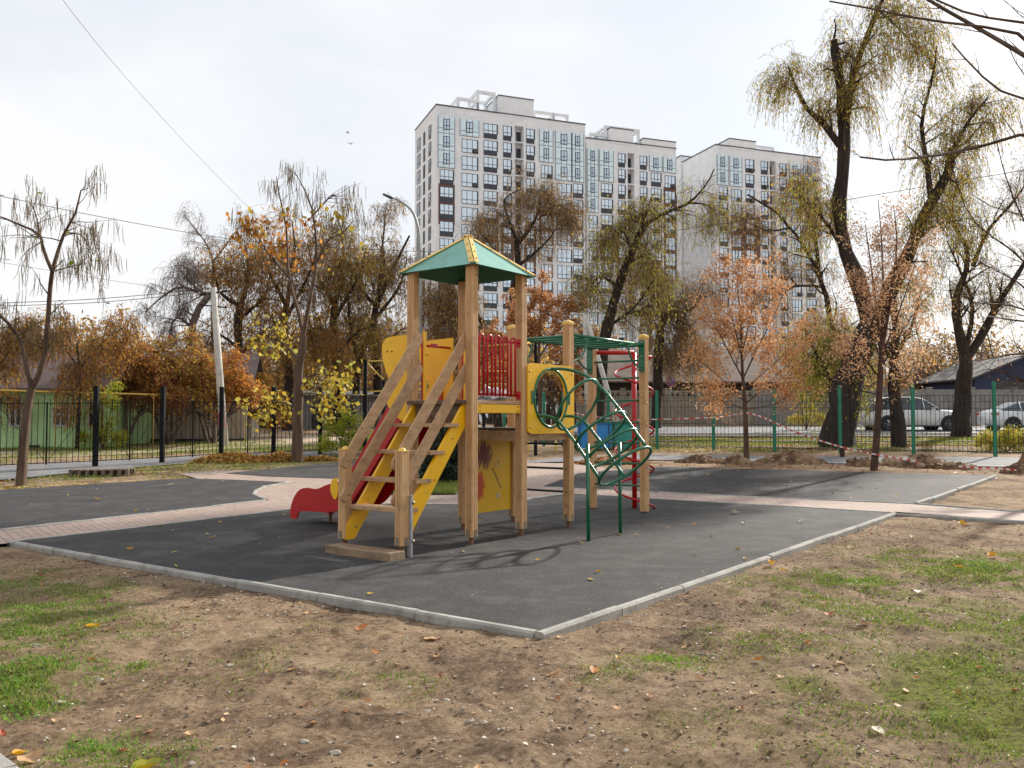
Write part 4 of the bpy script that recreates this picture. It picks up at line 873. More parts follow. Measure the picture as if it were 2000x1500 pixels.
    for sgn in (-1, 1):
        b = MB(); b.box((.0*kx+.03, sgn*.62*Wd/1.86-.17, hl-.16), (.26, sgn*.62*Wd/1.86+.17, hl-.03), bev=.03); b.build('headlight', mat('headlight', '8c949a', 'c2c8cc', .1, spec=.9), o)
        b = MB(); b.box((L-.36, sgn*.70*Wd/1.86-.15, hl-.02), (L-.02, sgn*.70*Wd/1.86+.13, hl+.12), bev=.03); b.build('tail_light', mat('tail_light', 'a01018', 'b01820', .15, spec=.8), o)
        b = MB(); b.box((1.55*kx, sgn*(Wd/2+.10)-.08, 1.02 if suv else .93), (1.72*kx, sgn*(Wd/2+.10)+.08, 1.16 if suv else 1.05), bev=.03); b.build('mirror', paint, o)
        b = MB(); b.box((.7*kx, sgn*(Wd/2-.06)-.02, .22), (3.8*kx, sgn*(Wd/2-.06)+.02, .34)); b.build('sill', BLP, o)
        for dx_ in (2.45, 3.35): b = MB(); b.box((dx_*kx, sgn*(Wd/2-.0)-.012, .9), (dx_*kx+.16, sgn*(Wd/2)+.012, .93), bev=.004); b.build('door_handle', paint, o)
    b = MB(); b.box((-.01, -.4, .42), (.05, .4, .68), bev=.02); b.box((.0, -.62, .26), (.06, .62, .38), bev=.02); b.build('grille', BLP, o)
    return o
WP1 = carpaint('white_paint', 'c9c9c6'); WP2 = carpaint('silver_white_paint', 'd2d3d6')
q = at(1890, 800, 42.5); car('parked_car', 'white four wheel drive car parked behind the green fence, seen between two tree trunks', (q[0], q[1]+.9, float(G(42))+.02), math.pi, 4.9, 1.9, 1.68, WP1, True)
q = at(1942, 800, 42.5); c_ = car('parked_car', 'silver white saloon with red tail light cut off by the right edge', (q[0]+4.55, q[1]+.8, float(G(42))+.02), math.pi, 4.6, 1.8, 1.45, WP2, False)
q = at(500, 800, 47.5); car('parked_car', 'small white car parked in the gap between the beige house and the garages', (q[0]-.3, q[1], float(G(47))+.0), R(18), 4.2, 1.75, 1.5, WP1, True)
# no parking sign
s_ = empty('road_sign'); tag(s_, 'round faded red and blue no parking sign above the perforated wall', 'road sign'); q = at(1310, 745, 49.8)
b = MB(); b.tube([(q[0], q[1]+.05, float(G(50))), (q[0], q[1]+.05, q[2]+.2)], .03, 6); b.build('pole', LG, s_)
b = MB(); M = Matrix.Translation(q)@Matrix.Rotation(R(35), 4, 'Z')@Matrix.Rotation(math.pi/2, 4, 'X'); b.lathe([(0, .02), (.27, .02), (.27, 0), (0, 0)], k=24, M=M); d_ = b.build('disc', mat('sign_blue', '5c4f8c', '6a5c99', .5), s_)
b = MB(); b.lathe([(.27, .022), (.28, .035), (.33, .035), (.34, .0)], k=24, M=M); b.build('rim', mat('sign_red', 'a04a72', 'b05a80', .5), d_)
b = MB(); b.tube([M@Vector((-.2, -.2, .025)), M@Vector((.2, .2, .025))], .028, 4); b.build('slash', MATS['sign_red'], d_)
#==TREES==
# ------------------------------------------------------------ trees
BK1 = mat('bark_dark', '1f1814', '3a2e27', .95, 6, 8, .6, 30, stretch=(1, 1, .25)); BK2 = mat('bark_brown', '463528', '66503f', .9, 8, 8, .5, 30, stretch=(1, 1, .2)); BK3 = mat('bark_grey', '4b4038', '6b5c50', .9, 6, 8, .4, 30)
BK4 = mat('bark_red', '38271f', '5a4034', .9, 8, 8, .4, 30); TWG = mat('twig_grey', '5a4c44', '7a6a60', .9, 4)
def unit(v): return v/np.maximum(np.linalg.norm(v, axis=-1, keepdims=True), 1e-9)
def resample(P_, n):
    P_ = np.array([tuple(v) for v in smooth([tuple(q) for q in P_], 5)]) if len(P_) > 2 else np.array(P_, float)
    d = np.r_[0, np.cumsum(np.linalg.norm(np.diff(P_, axis=0), axis=1))]; s = np.linspace(0, d[-1], n); return np.stack([np.interp(s, d, P_[:, i]) for i in range(3)], 1)
class Tree:
    def __init__(s, seed): s.r = np.random.default_rng(seed); s.t = []; s.leaf = []
    def limb(s, pts, r0, r1, n=9): P_ = resample(pts, n); s.t.append((P_[None], np.linspace(r0, r1, n)[None]**1.0)); return (P_[None], np.linspace(r0, r1, n)[None])
    def join(s, *L): return (np.concatenate([l[0] for l in L]), np.concatenate([l[1] for l in L]))
    def spawn(s, PR, c, L, ang=50, up=.0, grav=0, wig=.15, t0=.25, rr=.55, n=6, lmin=.4, t1=1.0, rmax=9, taper=.8, keep=True, flat=1.0):
        P_, Rr = PR; r = s.r; M = len(P_); m = P_.shape[1]; c = np.asarray(c)
        idx = np.repeat(np.arange(M), c) if c.ndim == 0 else np.repeat(np.arange(M), c)
        if len(idx) == 0: return (np.zeros((0, n, 3)), np.zeros((0, n)))
        t_ = r.uniform(t0, t1, len(idx)); f_ = t_*(m-1); i0 = np.minimum(f_.astype(int), m-2); fr = (f_-i0)[:, None]
        p0 = P_[idx, i0]*(1-fr)+P_[idx, i0+1]*fr; tg = unit(P_[idx, i0+1]-P_[idx, i0]); rad = Rr[idx, i0]*(1-fr[:, 0])+Rr[idx, i0+1]*fr[:, 0]
        rv = r.normal(size=(len(idx), 3)); rv[:, 1] *= flat; rv -= tg*(rv*tg).sum(1, keepdims=True); rv = unit(rv); a = np.radians(ang+r.normal(size=len(idx))*12)[:, None]
        d = tg*np.cos(a)+rv*np.sin(a); d[:, 2] += up; d = unit(d); ln = L*(1-.45*t_)*r.uniform(lmin, 1.15, len(idx))
        pts = [p0]; p_ = p0.copy(); st = (ln/(n-1))[:, None]
        for k in range(n-1):
            d = unit(d+r.normal(size=d.shape)*wig+np.array([0, 0, -grav])); p_ = p_+d*st; pts.append(p_.copy())
        P2 = np.stack(pts, 1); r0 = np.minimum(rad*rr, rmax); R2 = r0[:, None]*np.linspace(1, 1-taper, n)[None]
        if keep: s.t.append((P2, R2))
        return (P2, R2)
    def leaves(s, PR, per, size, asp=.5, out=.0, hang=0, mi=0, t0=.1, jit=.06, prob=None, region=None):
        P_, _ = PR; r = s.r; M, m = P_.shape[:2]
        if M == 0: return
        idx = np.repeat(np.arange(M), per); 
        t_ = r.uniform(t0, 1, len(idx))*(m-1); i0 = np.minimum(t_.astype(int), m-2); fr = (t_-i0)[:, None]; c = P_[idx, i0]*(1-fr)+P_[idx, i0+1]*fr+r.normal(size=(len(idx), 3))*jit
        if region is not None: k = region(c, r); c = c[k]; idx = idx[k]
        d = r.normal(size=c.shape); d[:, 2] -= hang; d = unit(d); u = unit(np.cross(d, r.normal(size=c.shape))); sz = size*r.uniform(.6, 1.3, len(c))[:, None]
        s.leaf.append((c, d*sz, u*sz*asp*.5, mi))
    def wood(s, name, m, parent, base, rmin=0):
        Vs = []; Fs = []; o = 0
        for P_, Rr in s.t:
            if len(P_) == 0: continue
            mx = Rr.max(); k = 8 if mx > .12 else 5 if mx > .03 else 3; Rr = np.maximum(Rr, rmin); M, n = P_.shape[:2]
            tg = np.empty_like(P_); tg[:, 1:-1] = P_[:, 2:]-P_[:, :-2]; tg[:, 0] = P_[:, 1]-P_[:, 0]; tg[:, -1] = P_[:, -1]-P_[:, -2]; tg = unit(tg)
            ref = unit(np.cross(tg[:, :1], np.array([.31, .95, .08]))); u = unit(ref-tg*(ref*tg).sum(-1, keepdims=True)); v = np.cross(tg, u)
            a = np.arange(k)*2*np.pi/k; rad = Rr[:, :, None, None]
            if k == 8: rad = rad*(1+.12*s.r.normal(size=(M, n, k, 1)))
            ring_ = P_[:, :, None]+(u[:, :, None]*np.cos(a)[:, None]+v[:, :, None]*np.sin(a)[:, None])*rad
            I = np.arange(M*n*k).reshape(M, n, k)+o; J = np.roll(I, -1, 2)
            Fs.append(np.stack([I[:, :-1], J[:, :-1], J[:, 1:], I[:, 1:]], -1).reshape(-1, 4)); Vs.append(ring_.reshape(-1, 3)); o += M*n*k
        return npmesh(name, np.concatenate(Vs)-base, np.concatenate(Fs), m, parent, smooth=True)
    def crown(s, name, mats, parent, base):
        if not s.leaf: return None
        c = np.concatenate([l[0] for l in s.leaf]); d = np.concatenate([l[1] for l in s.leaf]); u = np.concatenate([l[2] for l in s.leaf]); mi = np.concatenate([np.full(len(l[0]), l[3]) for l in s.leaf])
        V = np.stack([c, c+d*.45+u, c+d, c+d*.45-u], 1).reshape(-1, 3)-base; F = np.arange(len(V)).reshape(-1, 4); return npmesh(name, V, F, mats, parent, mi)
def planted(name, label, base, T_, bark, leafm, cat='tree', group=None, rmin=0, parts=('trunk', 'crown')):
    o = empty(name, tuple(base)); tag(o, label, cat, group); T_.wood(parts[0], bark, o, np.array(base), rmin); T_.crown(parts[1], leafm, o, np.array(base)); return o
def sk(pts, Y, r, j=.25): return [at(x, y, Y+r.uniform(-j, j)*(1 if i else 0)) for i, (x, y) in enumerate(pts)]
def lfm(name, cols, tr=.35): return mat(name, cols[0], cols[-1], .6, island=[((i+1)/(len(cols)-1), c) for i, c in enumerate(cols[1:-1])], trans=tr, spec=.3)
L_YEL = lfm('leaf_yellow', ['98822c', 'bc9e34', 'cdb850', 'a4a850', 'c8a038'], .5); L_ORB = lfm('leaf_orange_brown', ['8f5a28', 'b07432', 'c88f48', 'a88038'], .65); L_TAN = lfm('leaf_tan', ['c48e60', 'd8ac82', 'e4c29e', 'a87650'], .45)
L_ORG = lfm('leaf_orange', ['c68650', 'd4a070', 'dfb488', 'a86c3c', 'cc9a60'], .45); L_OLV = lfm('leaf_olive', ['88923a', 'acac48', 'c2aa50', '9aa444', 'ccb050'], .5); L_WB = lfm('leaf_willow_brown', ['9a6e3a', 'c08e48', 'd8aa4e', 'a09048', '866640'], .65)
L_RED = lfm('leaf_rust', ['8e5a3a', 'a8704a', '7e4a38', 'b8904e', 'a09048'], .5); L_GRN = lfm('leaf_green', ['8aa02a', 'a8b834', '789628', 'c4c43c'], .5); L_DK = lfm('needle_dark', ['1f2a1c', '2a3826', '34432c'], .1); L_POD = mat('seed_pod', '6b5636', '8a7448', .8, island=True)
L_GREY = lfm('leaf_greybrown', ['7a6450', '987e64', 'b0946a'], .4)
PODM = MATS['seed_pod']
def podset(T_, PR, per, L=.38):              # long hanging seed pods
    P_, _ = PR; r = T_.r; M = len(P_); idx = np.repeat(np.arange(M), per); t_ = r.uniform(.35, 1, len(idx))*(P_.shape[1]-1); i0 = np.minimum(t_.astype(int), P_.shape[1]-2)
    p0 = P_[idx, i0]+r.normal(size=(len(idx), 3))*.03; ln = L*r.uniform(.6, 1.2, len(idx))[:, None]; sw = r.normal(size=(len(idx), 3))*.05; down = np.array([0, 0, -1.])
    pts = [p0, p0+ln*.33*down+sw*.3, p0+ln*.66*down+sw*.5, p0+ln*down+sw*1.2]; return np.stack(pts, 1), np.tile(np.array([.0035, .0062, .006, .003]), (len(idx), 1))
def podmesh(T_, sets, o, base):
    T2 = Tree(3); T2.t = sets; T2.wood('seed_pods', PODM, o, base)['kind'] = 'stuff'
# 1 catalpa at the left
T_ = Tree(11); r = T_.r; Y = 17.4; b0 = gp(40, 948)
tk = T_.limb([(b0[0], b0[1], b0[2]-.1)]+sk([(45, 880), (52, 810), (62, 755)], Y, r, .02), .105, .08)
lA = T_.limb(sk([(62, 760), (48, 700), (36, 655), (10, 625), (-30, 585), (-70, 520)], Y, r), .055, .015); lB = T_.limb(sk([(62, 760), (82, 715), (92, 640), (97, 570), (102, 530)], Y, r), .062, .042)
lC = T_.limb(sk([(102, 530), (115, 485), (127, 452), (148, 415), (158, 372), (172, 368)], Y, r), .045, .01); lD = T_.limb(sk([(102, 530), (85, 490), (77, 458), (40, 440), (5, 425), (-30, 415)], Y, r), .04, .012)
lE = T_.limb(sk([(77, 458), (70, 420), (62, 398)], Y, r), .025, .01); lF = T_.limb(sk([(36, 655), (60, 640), (85, 625)], Y, r), .03, .01); lG = T_.limb(sk([(102, 530), (140, 520), (170, 515)], Y, r, .4), .02, .006); lH = T_.limb(sk([(132, 455), (160, 460), (185, 500)], Y, r, .4), .018, .006)
main = T_.join(lA, lB, lC, lD, lE, lF, lG, lH)
b1_ = T_.spawn(main, 8, 1.15, 55, .25, .05, .12, .3, .45, rmax=.018); b2_ = T_.spawn(b1_, 3, .5, 45, .1, .1, .15, .3, .5, rmax=.009)
T_.leaves(T_.join(b1_), 1, .16, .9, hang=.6, region=lambda c, r: r.random(len(c)) < .12)
o = planted('catalpa_tree', 'young leafless catalpa hung with long brown seed pods, nearest the left edge', b0, T_, BK2, [L_GRN], group='catalpa trees hung with seed pods')
podmesh(T_, [podset(T_, b2_, 3), podset(T_, b1_, 3)], o, b0)
# 2 catalpa left of the slide
T_ = Tree(12); r = T_.r; Y = 23.3; b0 = gp(580, 903)
T_.limb([(b0[0], b0[1], b0[2]-.1)]+sk([(581, 820), (583, 740), (592, 655)], Y, r, .02), .165, .095)
l1 = T_.limb(sk([(592, 655), (578, 590), (563, 540), (560, 450), (545, 380), (540, 345)], Y, r, .4), .055, .01); l2 = T_.limb(sk([(592, 655), (608, 570), (618, 515), (612, 420), (590, 360), (575, 335)], Y, r, .4), .066, .01)
l3 = T_.limb(sk([(618, 515), (640, 470), (670, 455), (690, 430)], Y, r, .4), .04, .01); l4 = T_.limb(sk([(583, 700), (540, 660), (500, 640)], Y, r, .6), .04, .01); l5 = T_.limb(sk([(583, 745), (620, 730), (680, 738)], Y, r, .6), .035, .01)
l6 = T_.limb(sk([(580, 800), (545, 785), (500, 800)], Y, r, .6), .035, .01); l7 = T_.limb(sk([(580, 770), (620, 770), (670, 790)], Y, r, .6), .03, .01); l8 = T_.limb(sk([(563, 540), (520, 490), (490, 430)], Y, r, .6), .04, .01)
l9 = T_.limb(sk([(612, 420), (650, 380), (660, 400)], Y, r, .6), .03, .01)
up_ = T_.join(l1, l2, l3, l8, l9); lo_ = T_.join(l4, l5, l6, l7)
u1 = T_.spawn(up_, 14, 1.35, 42, .3, .03, .13, .2, .45, rmax=.022); u2 = T_.spawn(u1, 5, .6, 42, .15, .06, .15, .3, .5, rmax=.01)
v1 = T_.spawn(lo_, 14, .9, 55, .0, .12, .15, .2, .5, rmax=.018); v2 = T_.spawn(v1, 3, .5, 50, -.1, .1, .15, .2, .5, rmax=.009)
T_.leaves(T_.join(v1, v2), 6, .135, .85, hang=1.0, mi=0, jit=.1, region=lambda c, r: r.random(len(c)) < .55)
T_.leaves(T_.join(u1, u2), 5, .14, .8, hang=.9, mi=1, jit=.1, region=lambda c, r: (c[:, 2] < 6.9) & (c[:, 0] < -5.2) & (r.random(len(c)) < .6))
T_.leaves(T_.join(u1, u2), 1, .17, .85, hang=.9, mi=0, jit=.1, region=lambda c, r: (c[:, 2] < 7.2) & (r.random(len(c)) < .3))
o = planted('catalpa_tree', 'tall forked catalpa with big yellow leaves below and seed pods above, left of the slide', b0, T_, BK2, [L_YEL, L_ORB], group='catalpa trees hung with seed pods')
podmesh(T_, [podset(T_, u2, 2, .42)], o, b0)
# weeping trees: strands that hang from the branches, set with narrow leaves
def willow(seed, base, limbs, mats, label, den=1.5, n1=7, L1=1.8, n2=4, L2=1.0, ns=3, LS=1.8, lv=5, lsz=.11, bark=BK1, name='willow_tree', up=.35, mi=0, cat='tree', group='old willows with hanging twigs', sr=.009, region=None, rmin=.005, asp=.35, cut=None, twm=None, t0=.25):
    T_ = Tree(seed); r = T_.r; ls = [T_.limb(sk(p_, Y_, r, j), ra, rb) for p_, Y_, ra, rb, j in limbs]
    br_ = T_.join(*[l for l, q in zip(ls, limbs) if q[3] < .16]) if any(q[3] < .16 for q in limbs) else T_.join(*ls)
    n1 = int(n1*1.45); n2 = int(n2*1.3+.5); ns = int(ns*1.5+.5); lv = int(lv*den); LS *= 1.25
    TWM = mat('hanging_twig', '6c563f', '987a52', .85, island=True, trans=.25)
    a_ = T_.spawn(br_, n1, L1, 55, up, .02, .14, t0, .45, rmax=.06)
    if cut is not None: k_ = cut(a_[0][:, 0], r); a_ = (a_[0][k_], a_[1][k_])
    b_ = T_.spawn(a_, n2, L2, 50, .15, .08, .16, .25, .5, rmax=.022)
    c_ = T_.spawn(T_.join(a_, b_), ns, LS, 60, .05, .42, .09, .15, .4, n=8, rmax=sr, taper=.6); T_.t.pop()
    T_.leaves(c_, lv, lsz*1.2, asp*.85, hang=2.2, mi=mi, jit=.05, t0=.15, region=region)
    if len(mats) > 1: T_.leaves(c_, max(1, lv//2), lsz*1.2, asp*.85, hang=2.2, mi=1, jit=.06, t0=.15, region=region)
    bz = np.array([base[0], base[1], base[2]]); o = planted(name, label, bz, T_, bark, mats, cat, group, rmin)
    T2 = Tree(1); T2.t = [c_]; T2.wood('hanging_twigs', twm or TWM, o, bz, rmin)['kind'] = 'stuff'; return o
def gb(px, Y): q = at(px, 800, Y); return (q[0], q[1], float(G(Y)))
def bt(px, Y): q = gb(px, Y); d = np.array(q)-np.array([0, 0, CAMH]); return None
def gpix(px, Y):                              # picture row of the ground at depth Y
    zg = float(G(Y)); c, s_ = math.cos(PITCH), math.sin(PITCH); d = Y*c+(zg-CAMH)*s_; u = -Y*s_+(zg-CAMH)*c; return 750-FPX*u/d+3
# big olive willow on the right, leaning trunk with two stems
Y = 30.3; g0 = gpix(1636, Y)
willow(21, gb(1636, Y), [([(1632, g0), (1645, 800), (1662, 730), (1690, 660), (1708, 620)], Y, .62, .36, .0), ([(1700, 640), (1680, 560), (1655, 500), (1640, 430), (1645, 330), (1648, 240)], Y, .30, .21, .1),
    ([(1648, 250), (1640, 160), (1628, 78)], Y, .19, .13, .1), ([(1648, 250), (1665, 150), (1690, 80), (1715, 20), (1735, -30)], Y, .16, .05, .3), ([(1640, 285), (1612, 245), (1578, 215), (1550, 160), (1540, 130)], Y, .13, .03, .5),
    ([(1708, 640), (1745, 560), (1780, 480), (1810, 410), (1850, 340), (1862, 290)], Y+.6, .30, .15, .3), ([(1820, 400), (1812, 330), (1800, 240), (1822, 150), (1830, 90)], Y+.6, .12, .03, .3), ([(1855, 310), (1890, 240), (1930, 190)], Y+.6, .1, .03, .5),
    ([(1655, 500), (1610, 430), (1560, 380)], Y+.5, .09, .03, .6), ([(1715, 20), (1760, 60), (1790, 100)], Y, .05, .02, .5), ([(1780, 480), (1830, 440), (1880, 430)], Y+.6, .07, .02, .5)],
    [L_OLV, L_WB], 'huge old willow with a thick black leaning trunk and olive foliage, behind the green fence', den=1.15, n1=9, L1=1.5, n2=4, L2=.8, ns=3, LS=1.6, lv=5, lsz=.10, up=.3, t0=.12)
willow(22, gb(1600, 31.5), [([(1655, gpix(1600, 31.5)), (1640, 780), (1600, 700), (1570, 640)], 31.5, .12, .06, .2), ([(1640, 780), (1650, 700), (1620, 620)], 31.5, .08, .03, .3)], [L_OLV, L_GRN], 'low olive green willow growth to the left of the thick leaning trunk', den=1.3, n1=9, L1=1.6, n2=4, L2=.9, ns=3, LS=1.9, lv=5, lsz=.10, up=.1, group='low willow growth')
Y = 30.05; willow(23, gb(1755, Y), [([(1757, gpix(1755, Y)), (1750, 780), (1745, 700), (1750, 640), (1740, 560)], Y, .24, .10, .05), ([(1745, 700), (1780, 640), (1800, 560)], Y, .08, .03, .3)], [L_OLV, L_TAN], 'slimmer willow trunk standing just right of the huge leaning one', n1=8, L1=1.2, n2=3, L2=.8, ns=2, LS=1.0, lv=3, lsz=.1, group='old willows with hanging twigs')
Y = 37; willow(24, gb(1880, Y), [([(1875, gpix(1875, Y)), (1882, 760), (1886, 690)], Y, .38, .28, .0), ([(1886, 700), (1872, 640), (1868, 580), (1890, 520), (1885, 470)], Y, .24, .08, .2), ([(1888, 700), (1920, 650), (1950, 590), (1985, 540), (2020, 480)], Y, .2, .06, .3), ([(1886, 690), (1900, 600), (1880, 540), (1850, 470)], Y, .12, .03, .4),
    ([(1900, 520), (1930, 450), (1975, 400), (2010, 350)], Y, .10, .03, .5), ([(1885, 480), (1860, 420), (1870, 350)], Y, .08, .03, .5)], [L_OLV, L_GREY], 'multi stemmed willow in front of the grey wall, left of the blue gable house', den=1, n1=9, L1=2.0, n2=5, L2=1.2, ns=2, LS=1.0, lv=1, lsz=.1, up=.5)
Y = 44; willow(25, gb(1660, Y), [([(1640, gpix(1640, Y)), (1630, 700), (1610, 560), (1580, 500), (1545, 445), (1500, 400), (1460, 380)], Y, .20, .05, .2), ([(1600, 540), (1590, 450), (1560, 380), (1560, 330)], Y, .12, .03, .4), ([(1545, 445), (1500, 450), (1450, 430)], Y, .06, .02, .5), ([(1610, 560), (1550, 560), (1500, 590)], Y, .08, .02, .5)], [L_WB, L_GREY], 'bare spreading tree in front of the farthest block, left of the huge willow', den=1, n1=10, L1=2.4, n2=5, L2=1.4, ns=3, LS=1.2, lv=1, lsz=.12, up=.4, name='bare_tree', group='nearly bare trees', t0=.3)
# willow with a leaning trunk, centre right
Y = 41; willow(26, gb(1175, Y), [([(1165, gpix(1165, Y)), (1172, 740), (1185, 640), (1208, 560), (1235, 490), (1258, 440)], Y, .34, .17, .1), ([(1258, 440), (1300, 415), (1345, 397), (1380, 360), (1395, 330)], Y, .11, .03, .3), ([(1345, 397), (1380, 400), (1400, 420)], Y, .05, .02, .3), ([(1235, 490), (1215, 450), (1195, 470)], Y, .08, .02, .4), ([(1258, 440), (1255, 425), (1253, 420)], Y, .16, .1, .05),
    ([(1208, 560), (1170, 540), (1145, 580)], Y, .10, .03, .4), ([(1185, 640), (1240, 600), (1280, 540)], Y, .09, .03, .5), ([(1220, 520), (1260, 500), (1290, 530)], Y, .08, .03, .4)], [L_OLV, L_GREY], 'willow with a leaning black trunk and one long bare limb, right of the tower', den=.7, cut=lambda p, r: (p[:, 0] < 7.4) | (r.random(len(p)) < .3), n1=9, L1=1.7, n2=4, L2=.9, ns=3, LS=2.0, lv=5, lsz=.13, up=.25, t0=.15)
Y = 46; willow(27, gb(1300, Y), [([(1280, gpix(1280, Y)), (1285, 720), (1290, 640), (1300, 615)], Y, .28, .2, .0), ([(1240, 612), (1290, 614), (1345, 606), (1380, 575)], Y, .17, .05, .05), ([(1300, 620), (1265, 560), (1250, 520)], Y, .1, .03, .3), ([(1340, 606), (1330, 660), (1325, 700)], Y, .06, .02, .3)], [L_GREY, L_WB], 'dark thicket tree with a level black limb behind the monkey bars', den=1.0, n1=14, L1=2.4, n2=5, L2=1.3, ns=4, LS=1.9, lv=3, lsz=.12, up=.1, name='pruned_tree', group='dark pruned trees', t0=.05)
# behind the tower
Y = 52; willow(28, gb(1010, Y), [([(1012, gpix(1012, Y)), (1010, 700), (1000, 600), (1012, 520), (1010, 470)], Y, .42, .18, .1), ([(1010, 470), (990, 420), (985, 390), (1010, 372)], Y, .13, .03, .4), ([(1010, 480), (1050, 420), (1055, 370)], Y, .14, .03, .4), ([(1005, 540), (960, 480), (935, 450)], Y, .10, .03, .5), ([(1012, 520), (1070, 470), (1100, 420)], Y, .10, .03, .5), ([(1050, 430), (1085, 400), (1110, 410)], Y, .06, .02, .5)],
    [L_GREY, L_WB], 'tall half bare willow rising behind the green tower roof', den=0.7, n1=10, L1=1.9, n2=5, L2=1.2, ns=3, LS=1.7, lv=4, lsz=.13, up=.45, t0=.1)
Y = 45; willow(29, gb(1000, Y), [([(975, gpix(975, Y)), (965, 700), (950, 640), (915, 600), (880, 570)], Y, .26, .10, .1), ([(950, 640), (900, 660), (860, 620)], Y, .08, .02, .4), ([(915, 600), (880, 620), (850, 560)], Y, .08, .02, .4), ([(965, 700), (900, 720), (840, 690)], Y, .08, .02, .4)], [L_WB, L_GREY], 'leaning dark willow seen through the tower under its roof', den=.7, n1=12, L1=2.2, n2=5, L2=1.2, ns=4, LS=1.6, lv=4, lsz=.13, up=.2, t0=.1)
# left mass of weeping trees
Y = 43
for sd_, px, tp_y, lab, mm_ in ((31, 470, 520, 'brown weeping willow directly behind the leaning concrete pole', [L_WB, L_ORB]), (32, 560, 470, 'wide brown weeping willow behind the forked catalpa', [L_ORB, L_WB]), (33, 655, 480, 'golden brown weeping willow left of the tall black post', [L_WB, L_OLV]), (34, 735, 500, 'half bare weeping tree just left of the tower', [L_WB, L_GREY])):
    Yt = Y+(sd_-31)*1.3
    willow(sd_, gb(px, Yt), [([(px, gpix(px, Yt)), (px+4, 740), (px-6, 650), (px, 590)], Yt, .28, .17, .1), ([(px, 600), (px-40, tp_y+50), (px-55, tp_y-5)], Yt, .12, .03, .6), ([(px, 600), (px+15, tp_y+20), (px+10, tp_y-40)], Yt, .14, .03, .6), ([(px, 620), (px+45, tp_y+60), (px+60, tp_y+5)], Yt, .11, .03, .6), ([(px-3, 680), (px-50, 650), (px-70, 680)], Yt, .08, .03, .6), ([(px+3, 690), (px+55, 640), (px+75, 660)], Yt, .08, .03, .6)],
        mm_, lab, den=.8, n1=7, L1=1.9, n2=4, L2=1.1, ns=3, LS=2.4, lv=5, lsz=.14, up=.3, t0=.08)
Y = 47; willow(35, gb(700, Y), [([(690, gpix(690, Y)), (700, 720), (725, 640), (750, 560), (780, 500), (800, 460)], Y, .26, .05, .1), ([(735, 600), (745, 500), (752, 430), (756, 395)], Y, .12, .02, .3), ([(700, 720), (680, 600), (690, 520)], Y, .12, .03, .4)], [L_GREY, L_WB], 'thin twiggy tree with a slanting stem, left of the street lamp', den=1.2, n1=9, L1=1.6, n2=5, L2=1.1, ns=3, LS=1.0, lv=2, lsz=.12, up=.45, name='bare_tree', group='nearly bare trees')
Y = 40; willow(36, gb(372, Y), [([(385, gpix(385, Y)), (380, 720), (376, 640), (385, 605), (408, 580), (412, 574)], Y, .22, .14, .0), ([(410, 576), (385, 570), (350, 560), (310, 585), (285, 610)], Y, .10, .02, .2), ([(395, 570), (370, 550), (345, 520)], Y, .05, .02, .3), ([(376, 640), (345, 620), (330, 650)], Y, .08, .03, .3), ([(380, 660), (350, 690), (320, 700)], Y, .05, .02, .4)], [L_GREY], 'dark pruned tree with a ball of fine twigs left of the leaning pole', n1=9, L1=1.5, n2=5, L2=.8, ns=3, LS=.9, lv=0, lsz=.1, up=.1, name='pruned_tree', group='dark pruned trees', bark=TWG, twm=TWG, t0=.05)
Y = 46; willow(37, gb(416, Y), [([(414, gpix(414, Y)), (415, 600), (417, 508)], Y, .10, .08, .0), ([(417, 510), (402, 475), (380, 445), (360, 420)], Y, .06, .02, .1), ([(417, 510), (440, 480), (458, 455), (470, 440)], Y, .06, .02, .1), ([(415, 555), (400, 540), (380, 535)], Y, .04, .015, .1)], [L_GREY], 'small bare forked tree rising above the leaning concrete pole', n1=9, L1=1.7, n2=5, L2=.8, ns=2, LS=.5, lv=0, lsz=.1, up=.5, name='bare_tree', group='nearly bare trees', bark=TWG, twm=TWG, t0=.2)
Y = 28.6; willow(38, gb(160, Y), [([(150, gpix(150, Y)), (155, 740), (150, 670)], Y, .08, .035, .1), ([(155, 720), (100, 650), (60, 640)], Y, .035, .012, .3), ([(155, 720), (210, 660), (240, 640)], Y, .035, .012, .3)], [L_ORB, L_WB], 'orange brown weeping shrub tree in front of the green house roof', den=1.1, n1=10, L1=1.0, n2=4, L2=.6, ns=3, LS=1.0, lv=4, lsz=.09, up=.4, group='orange brown trees around the low houses')
Y = 28.2; willow(39, gb(-10, Y), [([(-10, gpix(-10, Y)), (-5, 740), (0, 680)], Y, .08, .035, .1), ([(-5, 720), (-40, 660), (-60, 640)], Y, .035, .012, .3), ([(-5, 720), (30, 670), (50, 650)], Y, .035, .012, .3)], [L_WB, L_ORB], 'brown weeping tree before the roof at the far left edge', den=1.1, n1=10, L1=1.0, n2=4, L2=.6, ns=3, LS=1.0, lv=4, lsz=.09, up=.4, group='orange brown trees around the low houses')
